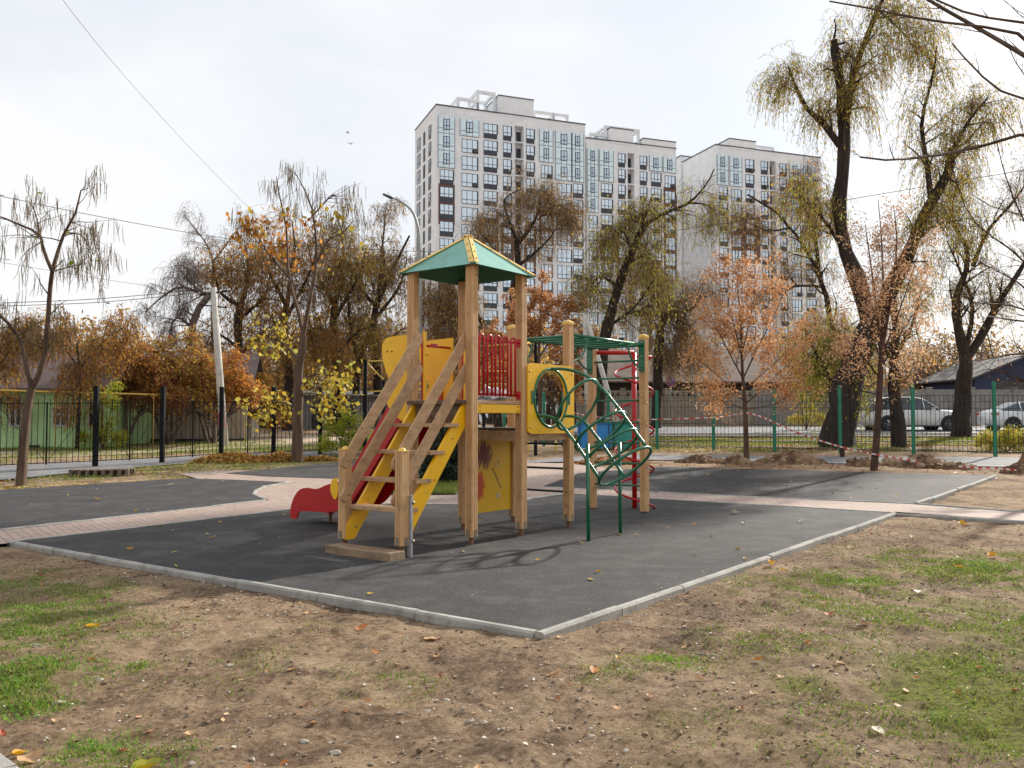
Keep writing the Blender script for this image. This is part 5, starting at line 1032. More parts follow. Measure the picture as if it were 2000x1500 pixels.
# leafy round crowns
def bushy(seed, base, limbs, mats, label, n1=10, L1=1.2, n2=5, L2=.7, n3=3, L3=.35, lv=5, lsz=.09, asp=.5, bark=BK2, name='tree', up=.3, cat='tree', group=None, grav=0, jit=.06, region=None, hang=.3, t0=.15, parts=('trunk', 'crown'), ang=50):
    T_ = Tree(seed); r = T_.r; ls = [T_.limb(sk(p_, Y_, r, j), ra, rb) for p_, Y_, ra, rb, j in limbs]
    a_ = T_.spawn(T_.join(*[l for l, q in zip(ls, limbs) if q[4] > 0]), n1, L1, ang, up, grav, .1, t0, .4, rmax=.035); b_ = T_.spawn(a_, n2, L2, 45, .12, grav, .13, .15, .5, rmax=.012); c_ = T_.spawn(b_, n3, L3, 45, .05, grav, .15, .2, .6, rmax=.005, n=4)
    al = T_.join(c_, (b_[0][:, [1, 2, 3, 5]], b_[1][:, [1, 2, 3, 5]])) if len(c_[0]) else b_
    T_.leaves(al, lv, lsz, asp, hang=hang, mi=0, jit=jit, region=region)
    if len(mats) > 1: T_.leaves(al, max(1, lv//2), lsz, asp, hang=hang, mi=1, jit=jit, region=region)
    return planted(name, label, np.array(base), T_, bark, mats, cat, group, parts=parts)
Y = 22.94; b0 = gp(1459, 905)
bushy(41, b0, [([(1459, 908), (1457, 840), (1455, 780)], Y, .085, .06, .0), ([(1455, 790), (1449, 700), (1447, 620), (1440, 560), (1440, 500)], Y, .055, .008, .05), ([(1452, 740), (1480, 680), (1520, 600), (1530, 560)], Y, .03, .006, .5), ([(1452, 740), (1420, 680), (1390, 620)], Y, .03, .006, .5), ([(1455, 785), (1410, 740), (1360, 700)], Y, .025, .006, .5), ([(1456, 790), (1500, 750), (1560, 690)], Y, .025, .006, .5), ([(1456, 800), (1430, 790), (1380, 770)], Y, .02, .005, .6), ([(1450, 690), (1470, 600), (1480, 530)], Y, .025, .006, .5), ([(1450, 700), (1425, 600), (1415, 550)], Y, .025, .006, .5), ([(1456, 800), (1510, 790), (1560, 760)], Y, .02, .005, .6), ([(1453, 760), (1490, 730), (1590, 640)], Y, .02, .005, .6)],
    [L_ORG, L_TAN], 'small tree full of orange tan leaves, standing among dirt heaps before the green fence', n1=12, L1=1.0, n2=7, L2=.6, n3=4, L3=.28, lv=5, lsz=.085, name='hornbeam_tree', hang=.6, region=lambda c, r: r.random(len(c)) < .36, group='small autumn trees')
Y = 20.93; b0 = gp(1707, 918)
bushy(42, b0, [([(1707, 921), (1714, 840), (1718, 760), (1722, 690)], Y, .095, .065, .0), ([(1722, 700), (1712, 600), (1700, 510), (1690, 440)], Y, .05, .008, .2), ([(1722, 690), (1740, 580), (1752, 480), (1745, 400)], Y, .05, .008, .3), ([(1722, 690), (1725, 590), (1722, 470), (1715, 390)], Y, .045, .008, .2), ([(1720, 740), (1680, 690), (1620, 630)], Y, .03, .006, .4), ([(1720, 720), (1780, 620), (1830, 560)], Y, .03, .006, .4), ([(1717, 770), (1670, 755), (1640, 690)], Y, .022, .005, .4), ([(1716, 790), (1760, 760), (1790, 700)], Y, .022, .005, .4), ([(1720, 700), (1680, 590), (1650, 500)], Y, .03, .006, .4), ([(1722, 700), (1770, 570), (1800, 470)], Y, .03, .006, .4)],
    [L_TAN], 'slim young tree with sparse pale tan leaves, nearest the caution tape end', n1=12, L1=1.05, n2=7, L2=.6, n3=3, L3=.28, lv=6, lsz=.065, name='young_tree', hang=.5, bark=BK4, region=lambda c, r: r.random(len(c)) < np.clip((c[:, 2]-1.6)/3.2, .08, .5), group='small autumn trees')
Y = 41; bushy(43, gb(1050, Y), [([(1055, gpix(1055, Y)), (1055, 760), (1052, 700)], Y, .12, .09, .0), ([(1052, 710), (1055, 620), (1060, 550), (1058, 520)], Y, .08, .01, .1), ([(1052, 700), (1010, 640), (990, 590)], Y, .05, .01, .6), ([(1052, 700), (1090, 640), (1115, 600)], Y, .05, .01, .6), ([(1052, 730), (980, 700), (960, 660)], Y, .05, .01, .6), ([(1052, 730), (1110, 700), (1140, 660)], Y, .05, .01, .6), ([(1053, 760), (1000, 750), (960, 740)], Y, .05, .01, .6), ([(1053, 770), (1100, 760), (1130, 740)], Y, .05, .01, .6)],
    [L_ORG, L_RED], 'orange leaved tree behind the red railing and the tunnel opening', n1=14, L1=1.5, n2=6, L2=.8, n3=4, L3=.4, lv=5, lsz=.14, name='hornbeam_tree', hang=.5, group='small autumn trees')
SH = [(51, 240, 30.5, 680, [L_RED, L_ORB], 'rust red sumac clump over the roof edge of the green house'), (52, 330, 31.5, 655, [L_RED, L_YEL], 'tall orange sumac crown above the beige house'), (53, 415, 32, 690, [L_ORB, L_RED], 'orange brown shrub around the foot of the leaning pole'), (54, 462, 36, 740, [L_ORB, L_YEL], 'brown and yellow shrub with twisted stems beside the small white car')]
for sd_, px, Y, ty, mm_, lab in SH:
    g0 = gpix(px, Y)
    bushy(sd_, gb(px, Y), [([(px-8, g0), (px-30, 800), (px-55, ty+60)], Y, .08, .015, .5), ([(px+4, g0), (px+5, 790), (px+8, ty+30)], Y, .08, .015, .5), ([(px, g0), (px+35, 800), (px+58, ty+60)], Y, .08, .015, .5), ([(px, g0), (px-15, 810), (px-20, ty+30)], Y, .06, .015, .5), ([(px+20, 820), (px+45, 790), (px+40, ty+20)], Y, .05, .015, .5), ([(px-20, 810), (px-60, 790), (px-80, ty+90)], Y, .05, .015, .5), ([(px+20, 820), (px+65, 790), (px+85, ty+90)], Y, .05, .015, .5)],
        mm_, lab, n1=14, L1=1.2, n2=6, L2=.7, n3=3, L3=.35, lv=3, lsz=.14, name='sumac_shrub', cat='shrub', up=.4, hang=.4, group='autumn shrubs before the low houses', bark=BK3, asp=.4, t0=.45, parts=('stems', 'foliage'))
for sd_, px, Y, w_, ty, mm_, lab, nm in ((61, 200, 28.6, 30, 735, [L_GRN, L_ORB], 'leafy yellow green twiggy shrub against the green house wall', 'shrub'), (62, 680, 26.2, 40, 815, [L_GRN, L_YEL], 'bright green yellow bush at the foot of the tall black post', 'shrub'), (63, 1965, 28.0, 40, 850, [L_YEL, L_GRN], 'low bush with yellow leaves at the foot of the green fence, right edge', 'shrub'), (64, 1575, 44, 25, 735, [L_YEL, L_OLV], 'small yellow bush beside the old house roof', 'shrub')):
    g0 = gpix(px, Y)
    bushy(sd_, gb(px, Y), [([(px, g0), (px-w_*.5, (g0+ty)/2), (px-w_, ty+15)], Y, .03, .006, .3), ([(px, g0), (px, (g0+ty)/2), (px+3, ty)], Y, .03, .006, .3), ([(px, g0), (px+w_*.5, (g0+ty)/2), (px+w_, ty+15)], Y, .03, .006, .3), ([(px, g0), (px-w_*.7, g0-20), (px-w_*1.2, g0-25)], Y, .02, .006, .3), ([(px, g0), (px+w_*.7, g0-20), (px+w_*1.2, g0-25)], Y, .02, .006, .3)],
        mm_, lab, n1=12, L1=.5, n2=5, L2=.3, n3=3, L3=.15, lv=3, lsz=.07, name=nm, cat='shrub', up=.3, hang=.2, parts=('stems', 'foliage'))
# evergreens
def juniper(seed, c, hw, h, label, n=1400, name='juniper_bush'):
    T_ = Tree(seed); r = T_.r; c = np.array(c); a = r.uniform(0, 6.283, n); el = r.uniform(.1, 1.5, n); d = np.stack([np.cos(a)*np.cos(el), np.sin(a)*np.cos(el), np.sin(el)], 1); ln = np.stack([hw*np.ones(n), hw*np.ones(n), h*np.ones(n)], 1)*d*r.uniform(.75, 1.08, n)[:, None]
    ts = np.linspace(0, 1, 6); P_ = c+ln[:, None]*ts[None, :, None]+r.normal(size=(n, 6, 3))*.015; P_[:, :, 2] -= .08*hw*(ts[None]**2); T_.t.append((P_[:200], np.tile(np.linspace(.02, .004, 6), (200, 1))))
    T_.leaves((P_, None), 14, .10, .3, hang=0, jit=.035, t0=.35); return planted(name, label, c, T_, BK3, [L_DK], 'evergreen bush', parts=('stems', 'foliage'))
q = gp(868, 946); juniper(71, (q[0], q[1], q[2]-.05), .55, 1.35, 'dark green conical juniper growing in the grass bed behind the stair', 1200)
q = gb(15, 50); juniper(72, (q[0], q[1], q[2]), 1.6, 6.3, 'dark conifer behind the brown roof at the far left edge', 1400, 'conifer')
# bare tree just out of the frame on the right, its limbs reach in
T_ = Tree(81); r = T_.r; bx = at(2290, 800, 8.0); base = (bx[0], bx[1], float(G(8))-.05)
tk = T_.limb([base, (bx[0], bx[1], 1.6), (bx[0]-.1, bx[1], 3.0), (bx[0]+.1, bx[1]+.2, 5.5)], .17, .06)
LL = []
for pts, ra, rb in (([(2290, 420), (2150, 240), (2000, 72), (1900, 50), (1800, 37), (1700, 16), (1620, 2)], .022, .007), ([(2290, 420), (2180, 230), (2000, 108), (1920, 62), (1860, 25), (1800, -5), (1740, -60)], .026, .01), ([(2290, 200), (2150, 70), (2000, 44), (1900, 28), (1830, 0), (1790, -30)], .02, .007),
    ([(2290, 520), (2150, 300), (2000, 262), (1900, 290), (1800, 308), (1720, 312), (1680, 307)], .024, .008), ([(2290, 440), (2120, 260), (2000, 192), (1950, 175), (1900, 130), (1860, 85)], .018, .006), ([(2290, 760), (2120, 640), (2000, 628), (1960, 622), (1930, 618)], .016, .005), ([(2290, 300), (2060, 200), (1990, 130), (1970, 90), (1960, 70)], .01, .003), ([(2290, 560), (2100, 440), (2000, 420), (1940, 405), (1900, 380)], .012, .003)):
    LL.append(T_.limb(sk(pts, 7.6, r, .12), ra*1.25, rb*1.2, 12))
a_ = T_.spawn(T_.join(*LL), 7, .55, 40, .1, .02, .1, .3, .5, rmax=.006); T_.spawn(a_, 2, .22, 40, .1, .02, .12, .2, .6, rmax=.0035)
planted('bare_tree', 'bare tree outside the right edge, only its dark branch ends reach into the sky', base, T_, BK3, [L_TAN], group='nearly bare trees')
T_ = Tree(82); r = T_.r; base = gb(2090, 17); q = base
T_.limb([q, tuple(at(2085, 760, 17)), tuple(at(2070, 640, 17)), tuple(at(2080, 500, 17))], .12, .06); LL = [T_.limb(sk(p_, 17, r, .3), .03, .006, 10) for p_ in ([(2070, 640), (2000, 560), (1930, 520), (1880, 490)], [(2070, 700), (1990, 690), (1900, 705), (1850, 690)], [(2075, 600), (1990, 500), (1900, 430), (1860, 330)], [(2075, 740), (2000, 745), (1940, 720), (1900, 730)], [(2080, 560), (2000, 430), (1960, 330), (1940, 240)], [(2080, 520), (2020, 350), (1990, 220)], [(2070, 650), (1990, 600), (1900, 590), (1860, 560)])]
a_ = T_.spawn(T_.join(*LL), 15, .9, 40, .15, .02, .1, .1, .5, rmax=.014); b_ = T_.spawn(a_, 5, .45, 40, .1, .02, .12, .2, .6, rmax=.006); T_.spawn(b_, 2, .2, 40, .1, .0, .12, .2, .6, rmax=.0035, n=4)
T_.leaves(T_.join(a_, b_), 1, .06, .5, hang=.5, region=lambda c, r: r.random(len(c)) < .12)
planted('bare_tree', 'fine twigged bare tree at the right edge in front of the blue gable house', base, T_, BK4, [L_ORG], group='nearly bare trees')
#==DETAIL==
# ------------------------------------------------------------ ground cover and litter
def scatter(n, box, dens, r):
    x = r.uniform(box[0], box[1], n); y = r.uniform(box[2], box[3], n); k = r.random(n) < dens(x, y); return x[k], y[k]
r = np.random.default_rng(5)
def cone(x, y, m=1.08): return np.abs(x) < (y*.60*m+.4)
def dg(x, y): return np.clip(patch(x, y, GRASS), 0, 1.6)*np.clip((fbm(x*5, y*5, 3, 21)-.38)*5, 0, 1)*cone(x, y)*.85
x, y = scatter(800000, (-5, 9, 2.3, 11), dg, r)
pn = patch(x, y, GRASS); z = terr(x, y); k = z > -.2; x, y, z, pn = x[k], y[k], z[k], pn[k]; n = len(x)
h_ = r.uniform(.008, .03, n)*(.5+.6*np.clip(pn, 0, 1.7)); a = r.uniform(0, 6.283, n); ln = r.normal(size=(n, 2))*.5; wd = r.uniform(.0015, .0035, n)*(1+y*.06)
b0_ = np.stack([x, y, z-.003], 1); sd_ = np.stack([np.cos(a)*wd, np.sin(a)*wd, np.zeros(n)], 1); tip = b0_+np.stack([ln[:, 0]*h_, ln[:, 1]*h_, h_], 1); mid = b0_*.45+tip*.55+np.array([0, 0, .004])
V = np.stack([b0_-sd_, b0_+sd_, mid+sd_*.8, tip, mid-sd_*.8], 1).reshape(-1, 3); I = np.arange(n)*5; F = np.concatenate([np.stack([I, I+1, I+2, I+4], 1), np.stack([I+4, I+2, I+3, I+3], 1)])
F3 = np.concatenate([np.stack([I, I+1, I+2], 1), np.stack([I, I+2, I+4], 1), np.stack([I+4, I+2, I+3], 1)])
GM = mat('grass_blade', '4c6420', 'a09a5c', .6, island=[(.25, '66802a'), (.5, '7f9434'), (.75, '8c8a48')], trans=.4)
tag(npmesh('grass', V, F3, GM), 'short patchy grass and weeds growing through the bare soil', 'grass', kind='stuff')
LUSH = [P(15, 1330, .42, 1.3), P(60, 1375, .2, 1), P(30, 1210, .5, .8), P(130, 1180, .4, .55), P(190, 1445, .22, .9), P(135, 1465, .18, .7), P(340, 1480, .14, .5), P(265, 1295, .09, .9), P(100, 1290, .15, .8), P(5, 1140, .35, .6), P(1920, 1100, .4, .7), P(1660, 1128, .28, .7), P(1300, 1278, .14, .8), P(1570, 1405, .12, .6), P(1840, 1385, .12, .6)]
x, y = scatter(260000, (-5, 9, 2.3, 9), lambda x, y: np.clip(patch(x, y, LUSH), 0, 1)*np.clip((fbm(x*9, y*9, 2, 61)-.36)*5, 0, 1), r); pn = patch(x, y, LUSH); z = terr(x, y); n = len(x)
h_ = r.uniform(.015, .05, n)*(.6+.5*pn); a = r.uniform(0, 6.283, n); b0_ = np.stack([x, y, z-.003], 1); sd_ = np.stack([np.cos(a), np.sin(a), 0*a], 1)*r.uniform(.0012, .003, n)[:, None]; tip = b0_+np.stack([r.normal(size=n)*.45*h_, r.normal(size=n)*.45*h_, h_], 1)
LGM = mat('lush_blade', '3f7a18', '8cb83a', .55, island=[(.5, '5f9a26')], trans=.45)
tag(npmesh('grass', np.stack([b0_-sd_, b0_+sd_, tip], 1).reshape(-1, 3), np.arange(n*3).reshape(-1, 3), LGM), 'vivid green tufts of grass, thickest at the left edge', 'grass', kind='stuff')
k = r.random(n) < .5; c = tip[k]*.7+b0_[k]*.3; n = len(c); d = r.normal(size=(n, 3)); d[:, 2] = np.abs(d[:, 2])*.5; d = unit(d)*r.uniform(.008, .018, n)[:, None]; u = unit(np.cross(d, r.normal(size=(n, 3))))*.004
tag(npmesh('weeds', np.stack([c, c+d*.5+u, c+d, c+d*.5-u], 1).reshape(-1, 3), np.arange(n*4).reshape(-1, 4), LGM), 'leafy weeds in the vivid green tufts', 'weeds', kind='stuff')
# broad-leaved weeds
x, y = scatter(260000, (-5, 9, 2.3, 9.5), lambda x, y: dg(x, y)*.9, r); z = terr(x, y); n = len(x); c = np.stack([x, y, z+r.uniform(.0, .025, n)*(.4+patch(x, y, GRASS))], 1); d = r.normal(size=(n, 3)); d[:, 2] = np.abs(d[:, 2])*.6; d = unit(d)*r.uniform(.008, .02, n)[:, None]; u = unit(np.cross(d, r.normal(size=(n, 3))))*.004
V = np.stack([c, c+d*.5+u, c+d, c+d*.5-u], 1).reshape(-1, 3); tag(npmesh('weeds', V, np.arange(n*4).reshape(-1, 4), mat('weed_leaf', '4c7020', '86a034', .5, island=True, trans=.35)), 'small broad leaved weeds among the grass', 'weeds', kind='stuff')
# pebbles
def peb(name, n, box, dens, smin, smax, m, label, cat):
    x, y = scatter(n, box, dens, r); z = terr(x, y); k = z > -.3; x, y, z = x[k], y[k], z[k]; n = len(x)
    bm = bmesh.new(); bmesh.ops.create_icosphere(bm, subdivisions=1, radius=1); bv = np.array([v.co[:] for v in bm.verts]); bf = np.array([[v.index for v in f.verts] for f in bm.faces]); bm.free()
    s = smin*(smax/smin)**(r.random(n)**2.2); s3 = s[:, None]*np.stack([r.uniform(.7, 1.3, n), r.uniform(.6, 1.1, n), r.uniform(.35, .75, n)], 1); a = r.uniform(0, 6.283, n)
    W_ = bv[None]*(1+.22*r.normal(size=(n, len(bv), 1)))*s3[:, None]; X_ = W_[..., 0]*np.cos(a)[:, None]-W_[..., 1]*np.sin(a)[:, None]; Y_ = W_[..., 0]*np.sin(a)[:, None]+W_[..., 1]*np.cos(a)[:, None]
    V = np.stack([X_+x[:, None], Y_+y[:, None], W_[..., 2]+(z+s3[:, 2]*.35)[:, None]], -1).reshape(-1, 3); F = (bf[None]+np.arange(n)[:, None, None]*len(bv)).reshape(-1, 3)
    return tag(npmesh(name, V, F, m), label, cat, kind='stuff')
PEB = mat('pebble', '8a7c6c', 'c4bbac', .9, 20, island=[(.3, '6f6254'), (.6, 'a89a88'), (.85, 'd2cabd')]); CLOD = mat('clod', '4a382b', '9c8268', .95, 20, island=[(.5, '7a624e')])
nog = lambda x, y: np.clip(1-patch(x, y, GRASS)*.8, .1, 1)*cone(x, y)
peb('gravel', 62000, (-5, 9, 2.2, 12), lambda x, y: nog(x, y)*np.clip((fbm(x*1.3+3, y*1.3, 3, 31)-.3)*2.2, .08, 1)*np.clip(1.5-y/11, .15, 1), .002, .013, PEB, 'loose pale gravel and grit on the bare soil', 'gravel')
peb('soil_clods', 60000, (-5, 9, 2.2, 12), lambda x, y: nog(x, y)*np.clip((fbm(x*2.1+9, y*2.1, 3, 33)-.35)*2.5, .1, 1), .003, .014, CLOD, 'crumbs and clods of dry brown soil', 'soil clods')
peb('grit', 700, (-6, 6, 6, 15), lambda x, y: (sdist(x, y, SLAB) < .05)*0.6, .003, .010, PEB, 'grit scattered on the asphalt', 'grit').location = (0, 0, .1)
def litter(name, n, box, dens, s0, s1, m, label, zf=None, lift=.004, tilt=.35):
    x, y = scatter(n, box, dens, r); n = len(x); z = (terr(x, y) if zf is None else zf(x, y)); sz = r.uniform(s0, s1, n)[:, None]; a = r.uniform(0, 6.283, n); d = np.stack([np.cos(a), np.sin(a), r.normal(size=n)*tilt*.5], 1); u = unit(np.cross(d, np.stack([r.normal(size=n)*tilt, r.normal(size=n)*tilt, np.ones(n)], 1)))
    nn = unit(np.cross(u, d))*np.sign(r.normal(size=n))[:, None]*0+np.array([0, 0, 1.]); c = np.stack([x, y, z+lift], 1); w_ = u*sz*.32; cu = nn*sz*r.uniform(-.0, .35, n)[:, None]
    V = np.stack([c-d*sz*.5+cu*.6, c-d*sz*.1-w_+cu*.5, c-d*sz*.1+w_+cu*.5, c+d*sz*.5+cu, c, c+d*sz*.25-w_*.7+cu*.6, c+d*sz*.25+w_*.7+cu*.6], 1).reshape(-1, 3); I = np.arange(n)*7
    F = np.concatenate([np.stack(q, 1) for q in ((I, I+1, I+4), (I, I+4, I+2), (I+1, I+5, I+4), (I+4, I+6, I+2), (I+5, I+3, I+4), (I+4, I+3, I+6))]); return tag(npmesh(name, V, F, m), label, 'fallen leaves', kind='stuff')
LIT = lfm('litter', ['8a5a34', 'b07a4a', 'c2986c', 'd2b48c', 'a8642c', '7a5a40'], .15); LITY = lfm('litter_yellow', ['b88a2a', 'c9a43c', 'd8bc70', '9a7434', 'b07a3a'], .15)
litter('leaf_litter', 2600, (-5, 9, 2.3, 13), lambda x, y: cone(x, y)*(sdist(x, y, SLAB) > .1)*np.clip((fbm(x*.9, y*.9, 2, 41)-.3)*3, .1, 1)*.6, .015, .06, LIT, 'small dry leaves scattered over the near soil')
far_ok = lambda x, y: (np.minimum(np.minimum(sdist(x, y, BRICK), sdist(x, y, PADR)), sdist(x, y, SLAB)) > .05)
litter('leaf_litter', 18000, (2, 20, 27.5, 38), lambda x, y: .5*np.clip((fbm(x*.6, y*.6, 3, 43)-.3)*3, .1, 1), .05, .13, LITY, 'yellow and brown leaves strewn behind the green fence')
litter('leaf_litter', 3500, (3, 14, 19, 25), lambda x, y: far_ok(x, y)*.6*np.clip((fbm(x*.8, y*.8, 3, 45)-.35)*3, .05, 1), .04, .1, LIT, 'dry leaves strewn between the dirt heaps on the right')
litter('leaf_litter', 4500, (-12, -3, 16, 27), lambda x, y: far_ok(x, y)*.7*np.clip((fbm(x*.7, y*.7, 3, 47)-.3)*3, .05, 1), .04, .11, LITY, 'yellow brown leaves strewn along the black fence')
litter('leaf_litter', 260, (-9, 9, 6.5, 24), lambda x, y: (np.minimum(np.minimum(sdist(x, y, SLAB), sdist(x, y, PADR)), np.minimum(sdist(x, y, PADL), sdist(x, y, BRICK))) < -.05)*.8, .03, .09, LITY, 'a few pale leaves lying on the asphalt and the brick path', zf=lambda x, y: G(y)+.014)
# single leaves one can point at
def leafmesh(s, seed, fold=.25, curl=.5, wide=.72):
    rr = random.Random(seed); pr = [(0, 0), (.08, .30), (.22, .46), (.40, .5), (.58, .42), (.76, .26), (.90, .11), (1, 0)]; b = MB(); n = len(pr); vs = []
    for i, (u_, w_) in enumerate(pr):
        zc = curl*(u_-.5)**2*1.0; j = rr.uniform(-.03, .03)
        vs += [((u_-.5), -(w_*wide+(j if w_ else 0)), zc+fold*w_+rr.uniform(-.05, .06)*(w_ > 0)), (u_-.5, 0, zc), ((u_-.5), (w_*wide+(j if w_ else 0)), zc+fold*w_+rr.uniform(-.05, .06)*(w_ > 0))]
    vs = [(a*s, c*s, d*s) for a, c, d in vs]
    b.add(vs, [f for i in range(n-1) for f in ((3*i, 3*i+3, 3*i+4, 3*i+1), (3*i+1, 3*i+4, 3*i+5, 3*i+2))], 0, True)
    b.tube([(-.5*s, 0, .12*curl*s), (-.62*s, .03*s, .2*s), (-.78*s, .06*s, .16*s)], .012*s+.0008, 4)
    return b
LC = {'y': mat('single_leaf_yellow', 'c98f0c', 'dba818', .55, 14, dirt=('a06a14', 10, .52, .7), trans=.3), 'o': mat('single_leaf_orange', 'b06a28', 'c4823c', .6, 14, dirt=('7d4420', 10, .5, .7), trans=.2), 't': mat('single_leaf_tan', 'b48c62', 'c9a880', .65, 14, dirt=('86603c', 10, .5, .7), trans=.2), 'c': mat('single_leaf_cream', 'c9bd9c', 'd8cfb4', .65, 14, trans=.2), 'g': mat('single_leaf_green', '8f9422', 'b8a828', .5, 10, dirt=('c79a1c', 5, .5, .6), trans=.3), 'r': mat('single_leaf_red', '9a4420', 'a8552c', .6, 12, trans=.1)}
LV = [(183, 1208, .125, 'y', 'bright yellow leaf lying on the grass, left of the asphalt'), (1506, 1098, .17, 'y', 'crumpled yellow leaf leaning against the right hand kerb'), (1530, 1107, .10, 'y', 'smaller yellow leaf just right of the crumpled one at the kerb'), (1880, 1020, .20, 'y', 'largest yellow leaf, on the soil beside the brick path'), (1938, 1080, .17, 'y', 'yellow orange leaf on green grass near the right edge'), (1870, 1100, .12, 'y', 'dull yellow leaf left of the yellow orange one on the grass'),
      (1803, 1151, .15, 'c', 'pale cream leaf on the grass on the right'), (1617, 1200, .09, 'r', 'folded rusty orange leaf on the grass right of the kerb corner'), (1690, 1217, .12, 't', 'curled tan leaf on the mossy grass'), (1716, 1418, .075, 'c', 'cream oval leaf on the bare soil, lower right'), (1610, 1173, .06, 'o', 'small orange leaf just above the folded rusty one'), (1575, 1245, .08, 'o', 'thin orange leaf in the grass below the folded rusty one'),
      (290, 1484, .15, 'g', 'long yellow green leaf at the bottom edge, left'), (237, 1450, .055, 'r', 'small brick red curled leaf among weeds, lower left'), (38, 1462, .075, 'y', 'crumpled amber leaf by the concrete block corner'), (60, 1478, .12, 't', 'long tan leaf lying behind the concrete block corner'), (5, 1420, .06, 'r', 'rust red leaf at the left edge above the concrete block'), (180, 1284, .06, 'o', 'small brown orange leaf at the edge of the left grass'), (705, 1218, .10, 'o', 'crumpled orange leaf on the soil below the left kerb'),
      (600, 1180, .07, 't', 'short tan leaf close under the left kerb'), (636, 1187, .10, 't', 'long tan leaf under the left kerb, next to the short one'), (846, 1238, .13, 't', 'narrow tan leaf near the kerb corner'), (733, 1268, .07, 'o', 'orange leaf with a dark side on the middle soil'), (1084, 1312, .09, 't', 'tan orange leaf left of the middle grass tuft'), (1160, 1300, .08, 'o', 'orange leaf inside the middle grass tuft'), (1207, 1280, .06, 'y', 'small yellow leaf standing up in the middle grass tuft'),
      (1268, 1347, .06, 't', 'rolled tan leaf on soil below the middle grass tuft'), (1365, 1320, .06, 't', 'small tan leaf on soil right of the middle grass tuft'), (840, 1325, .06, 'c', 'pale leaf scrap on the middle soil'), (1168, 1117, .07, 'y', 'yellow leaf alone on the near asphalt'), (1437, 1005, .15, 'c', 'cream leaf on the asphalt left of the brick path crossing'), (1565, 1023, .12, 'c', 'cream leaf on the asphalt close to the right kerb'), (192, 979, .17, 't', 'curled tan leaf on the left asphalt court'), (330, 951, .16, 'c', 'pale leaf on the far half of the left asphalt court'),
      (1700, 1036, .08, 'o', 'orange yellow leaf on soil near the end of the right kerb'), (1780, 1042, .10, 'c', 'upright cream leaf on soil right of the kerb end'), (1735, 1330, .0, 't', ''), (1912, 1297, .06, 'o', 'orange leaf on dark mossy soil near the right edge'), (1480, 1279, .08, 'o', 'orange brown leaf on the mossy patch right of the middle'), (1640, 1282, .07, 't', 'tan orange leaf on moss, right part of the foreground'), (1925, 955, .0, 't', '')]
for i, (px, py, s_, c, lab) in enumerate(LV):
    if not s_: continue
    q = gp(px, py+(4 if py > 1050 else 0)); onp = float(np.minimum(sdist(np.array([q[0]]), np.array([q[1]]), SLAB), sdist(np.array([q[0]]), np.array([q[1]]), PADL))[0]) < 0
    zz = q[2]+.012 if onp else float(terr(np.array([q[0]]), np.array([q[1]]))[0]); zz = max(zz, -.12)
    o = leafmesh(s_*.9, i, random.uniform(.1, .55), random.uniform(.2, 1.0), .55 if i % 3 else .8).build('fallen_leaf', LC[c]); o.location = (q[0], q[1], zz+.006+s_*.05); o.rotation_euler = (random.uniform(-.3, .3), random.uniform(-.25, .25), random.uniform(0, 6.28)); tag(o, lab, 'fallen leaf', 'large fallen leaves')
STN = mat('stone_pale', '8a8072', 'b5ab9c', .9, 8, 8, .5, 20); 
for px, py, s_, lab in ((116, 1357, .045, 'white stone beside the bright green weeds on the left'), (70, 1243, .045, 'pale flat stone above the bright weeds, left'), (195, 1318, .035, 'grey stone on the pale soil lower left'), (450, 1290, .04, 'rounded brown stone in the dark soil hollow'), (920, 1398, .03, 'pale stone on the middle of the near soil'), (835, 1380, .03, 'flat pale stone on soil left of the middle'), (655, 1458, .035, 'grey stone among gravel at the bottom'), (1230, 1204, .03, 'pale stone just outside the kerb corner'), (595, 1435, .03, 'dull stone in the gravel, lower left of the middle'), (1155, 1424, .025, 'small grey stone on smooth soil below the kerb corner'), (945, 1405, .028, 'chalky stone right of the pale one in the middle')):
    q = gp(px, py); zz = float(terr(np.array([q[0]]), np.array([q[1]]))[0]); o = crumple('stone', (q[0], q[1], zz+s_*.1), s_*.62, STN, px*.01, 2, (1.2, .9, .55), .4, 1.5); tag(o, lab, 'stone', 'single stones on the soil')
# heaps
SOIL2 = mat('heap_soil', '4a3526', '8c7053', .95, 3, 9, .9, 12, dirt=('b39a7a', 5, .52, .7)); ROCK = mat('heap_rock', '8a735c', 'a89078', .9, 4, 8, .5, 12)
def heap(px, py, wd, ht, lab, nr=7, m=SOIL2, dp=.6, seed=1):
    q = gp(px, py); o = empty('dirt_heap', (q[0], q[1], q[2])); tag(o, lab, 'dirt heap', 'dirt heaps beside the asphalt'); rr = np.random.default_rng(seed); n = 56
    U, Vv = np.meshgrid(np.linspace(-1, 1, n), np.linspace(-1, 1, n)); rad = np.hypot(U, Vv); Z = np.clip(1-rad, 0, 1)**.8*ht*(.35+1.1*fbm(U*2.2+seed, Vv*2.2, 4, seed))+(fbm(U*9+seed, Vv*9, 3, seed+2)-.5)*ht*.55*(rad < .95)-.03
    I = np.arange(n*n).reshape(n, n); F = np.stack([I[:-1, :-1].ravel(), I[:-1, 1:].ravel(), I[1:, 1:].ravel(), I[1:, :-1].ravel()], 1); npmesh('soil_mound', np.stack([U.ravel()*wd, Vv.ravel()*wd*dp, Z.ravel()], 1), F, m, o, smooth=False)
    for k in range(nr):
        a, d_ = rr.uniform(0, 6.28), rr.uniform(.1, .95); s_ = rr.uniform(.05, .13); c_ = crumple('clod', (0, 0, 0), s_, ROCK if rr.random() < .5 else m, k*1.7+seed, 2, (1.1, .9, .7), .5, 1.6); c_.parent = o; c_.location = (math.cos(a)*d_*wd, math.sin(a)*d_*wd*dp, s_*.3+ht*.5*(1-d_))
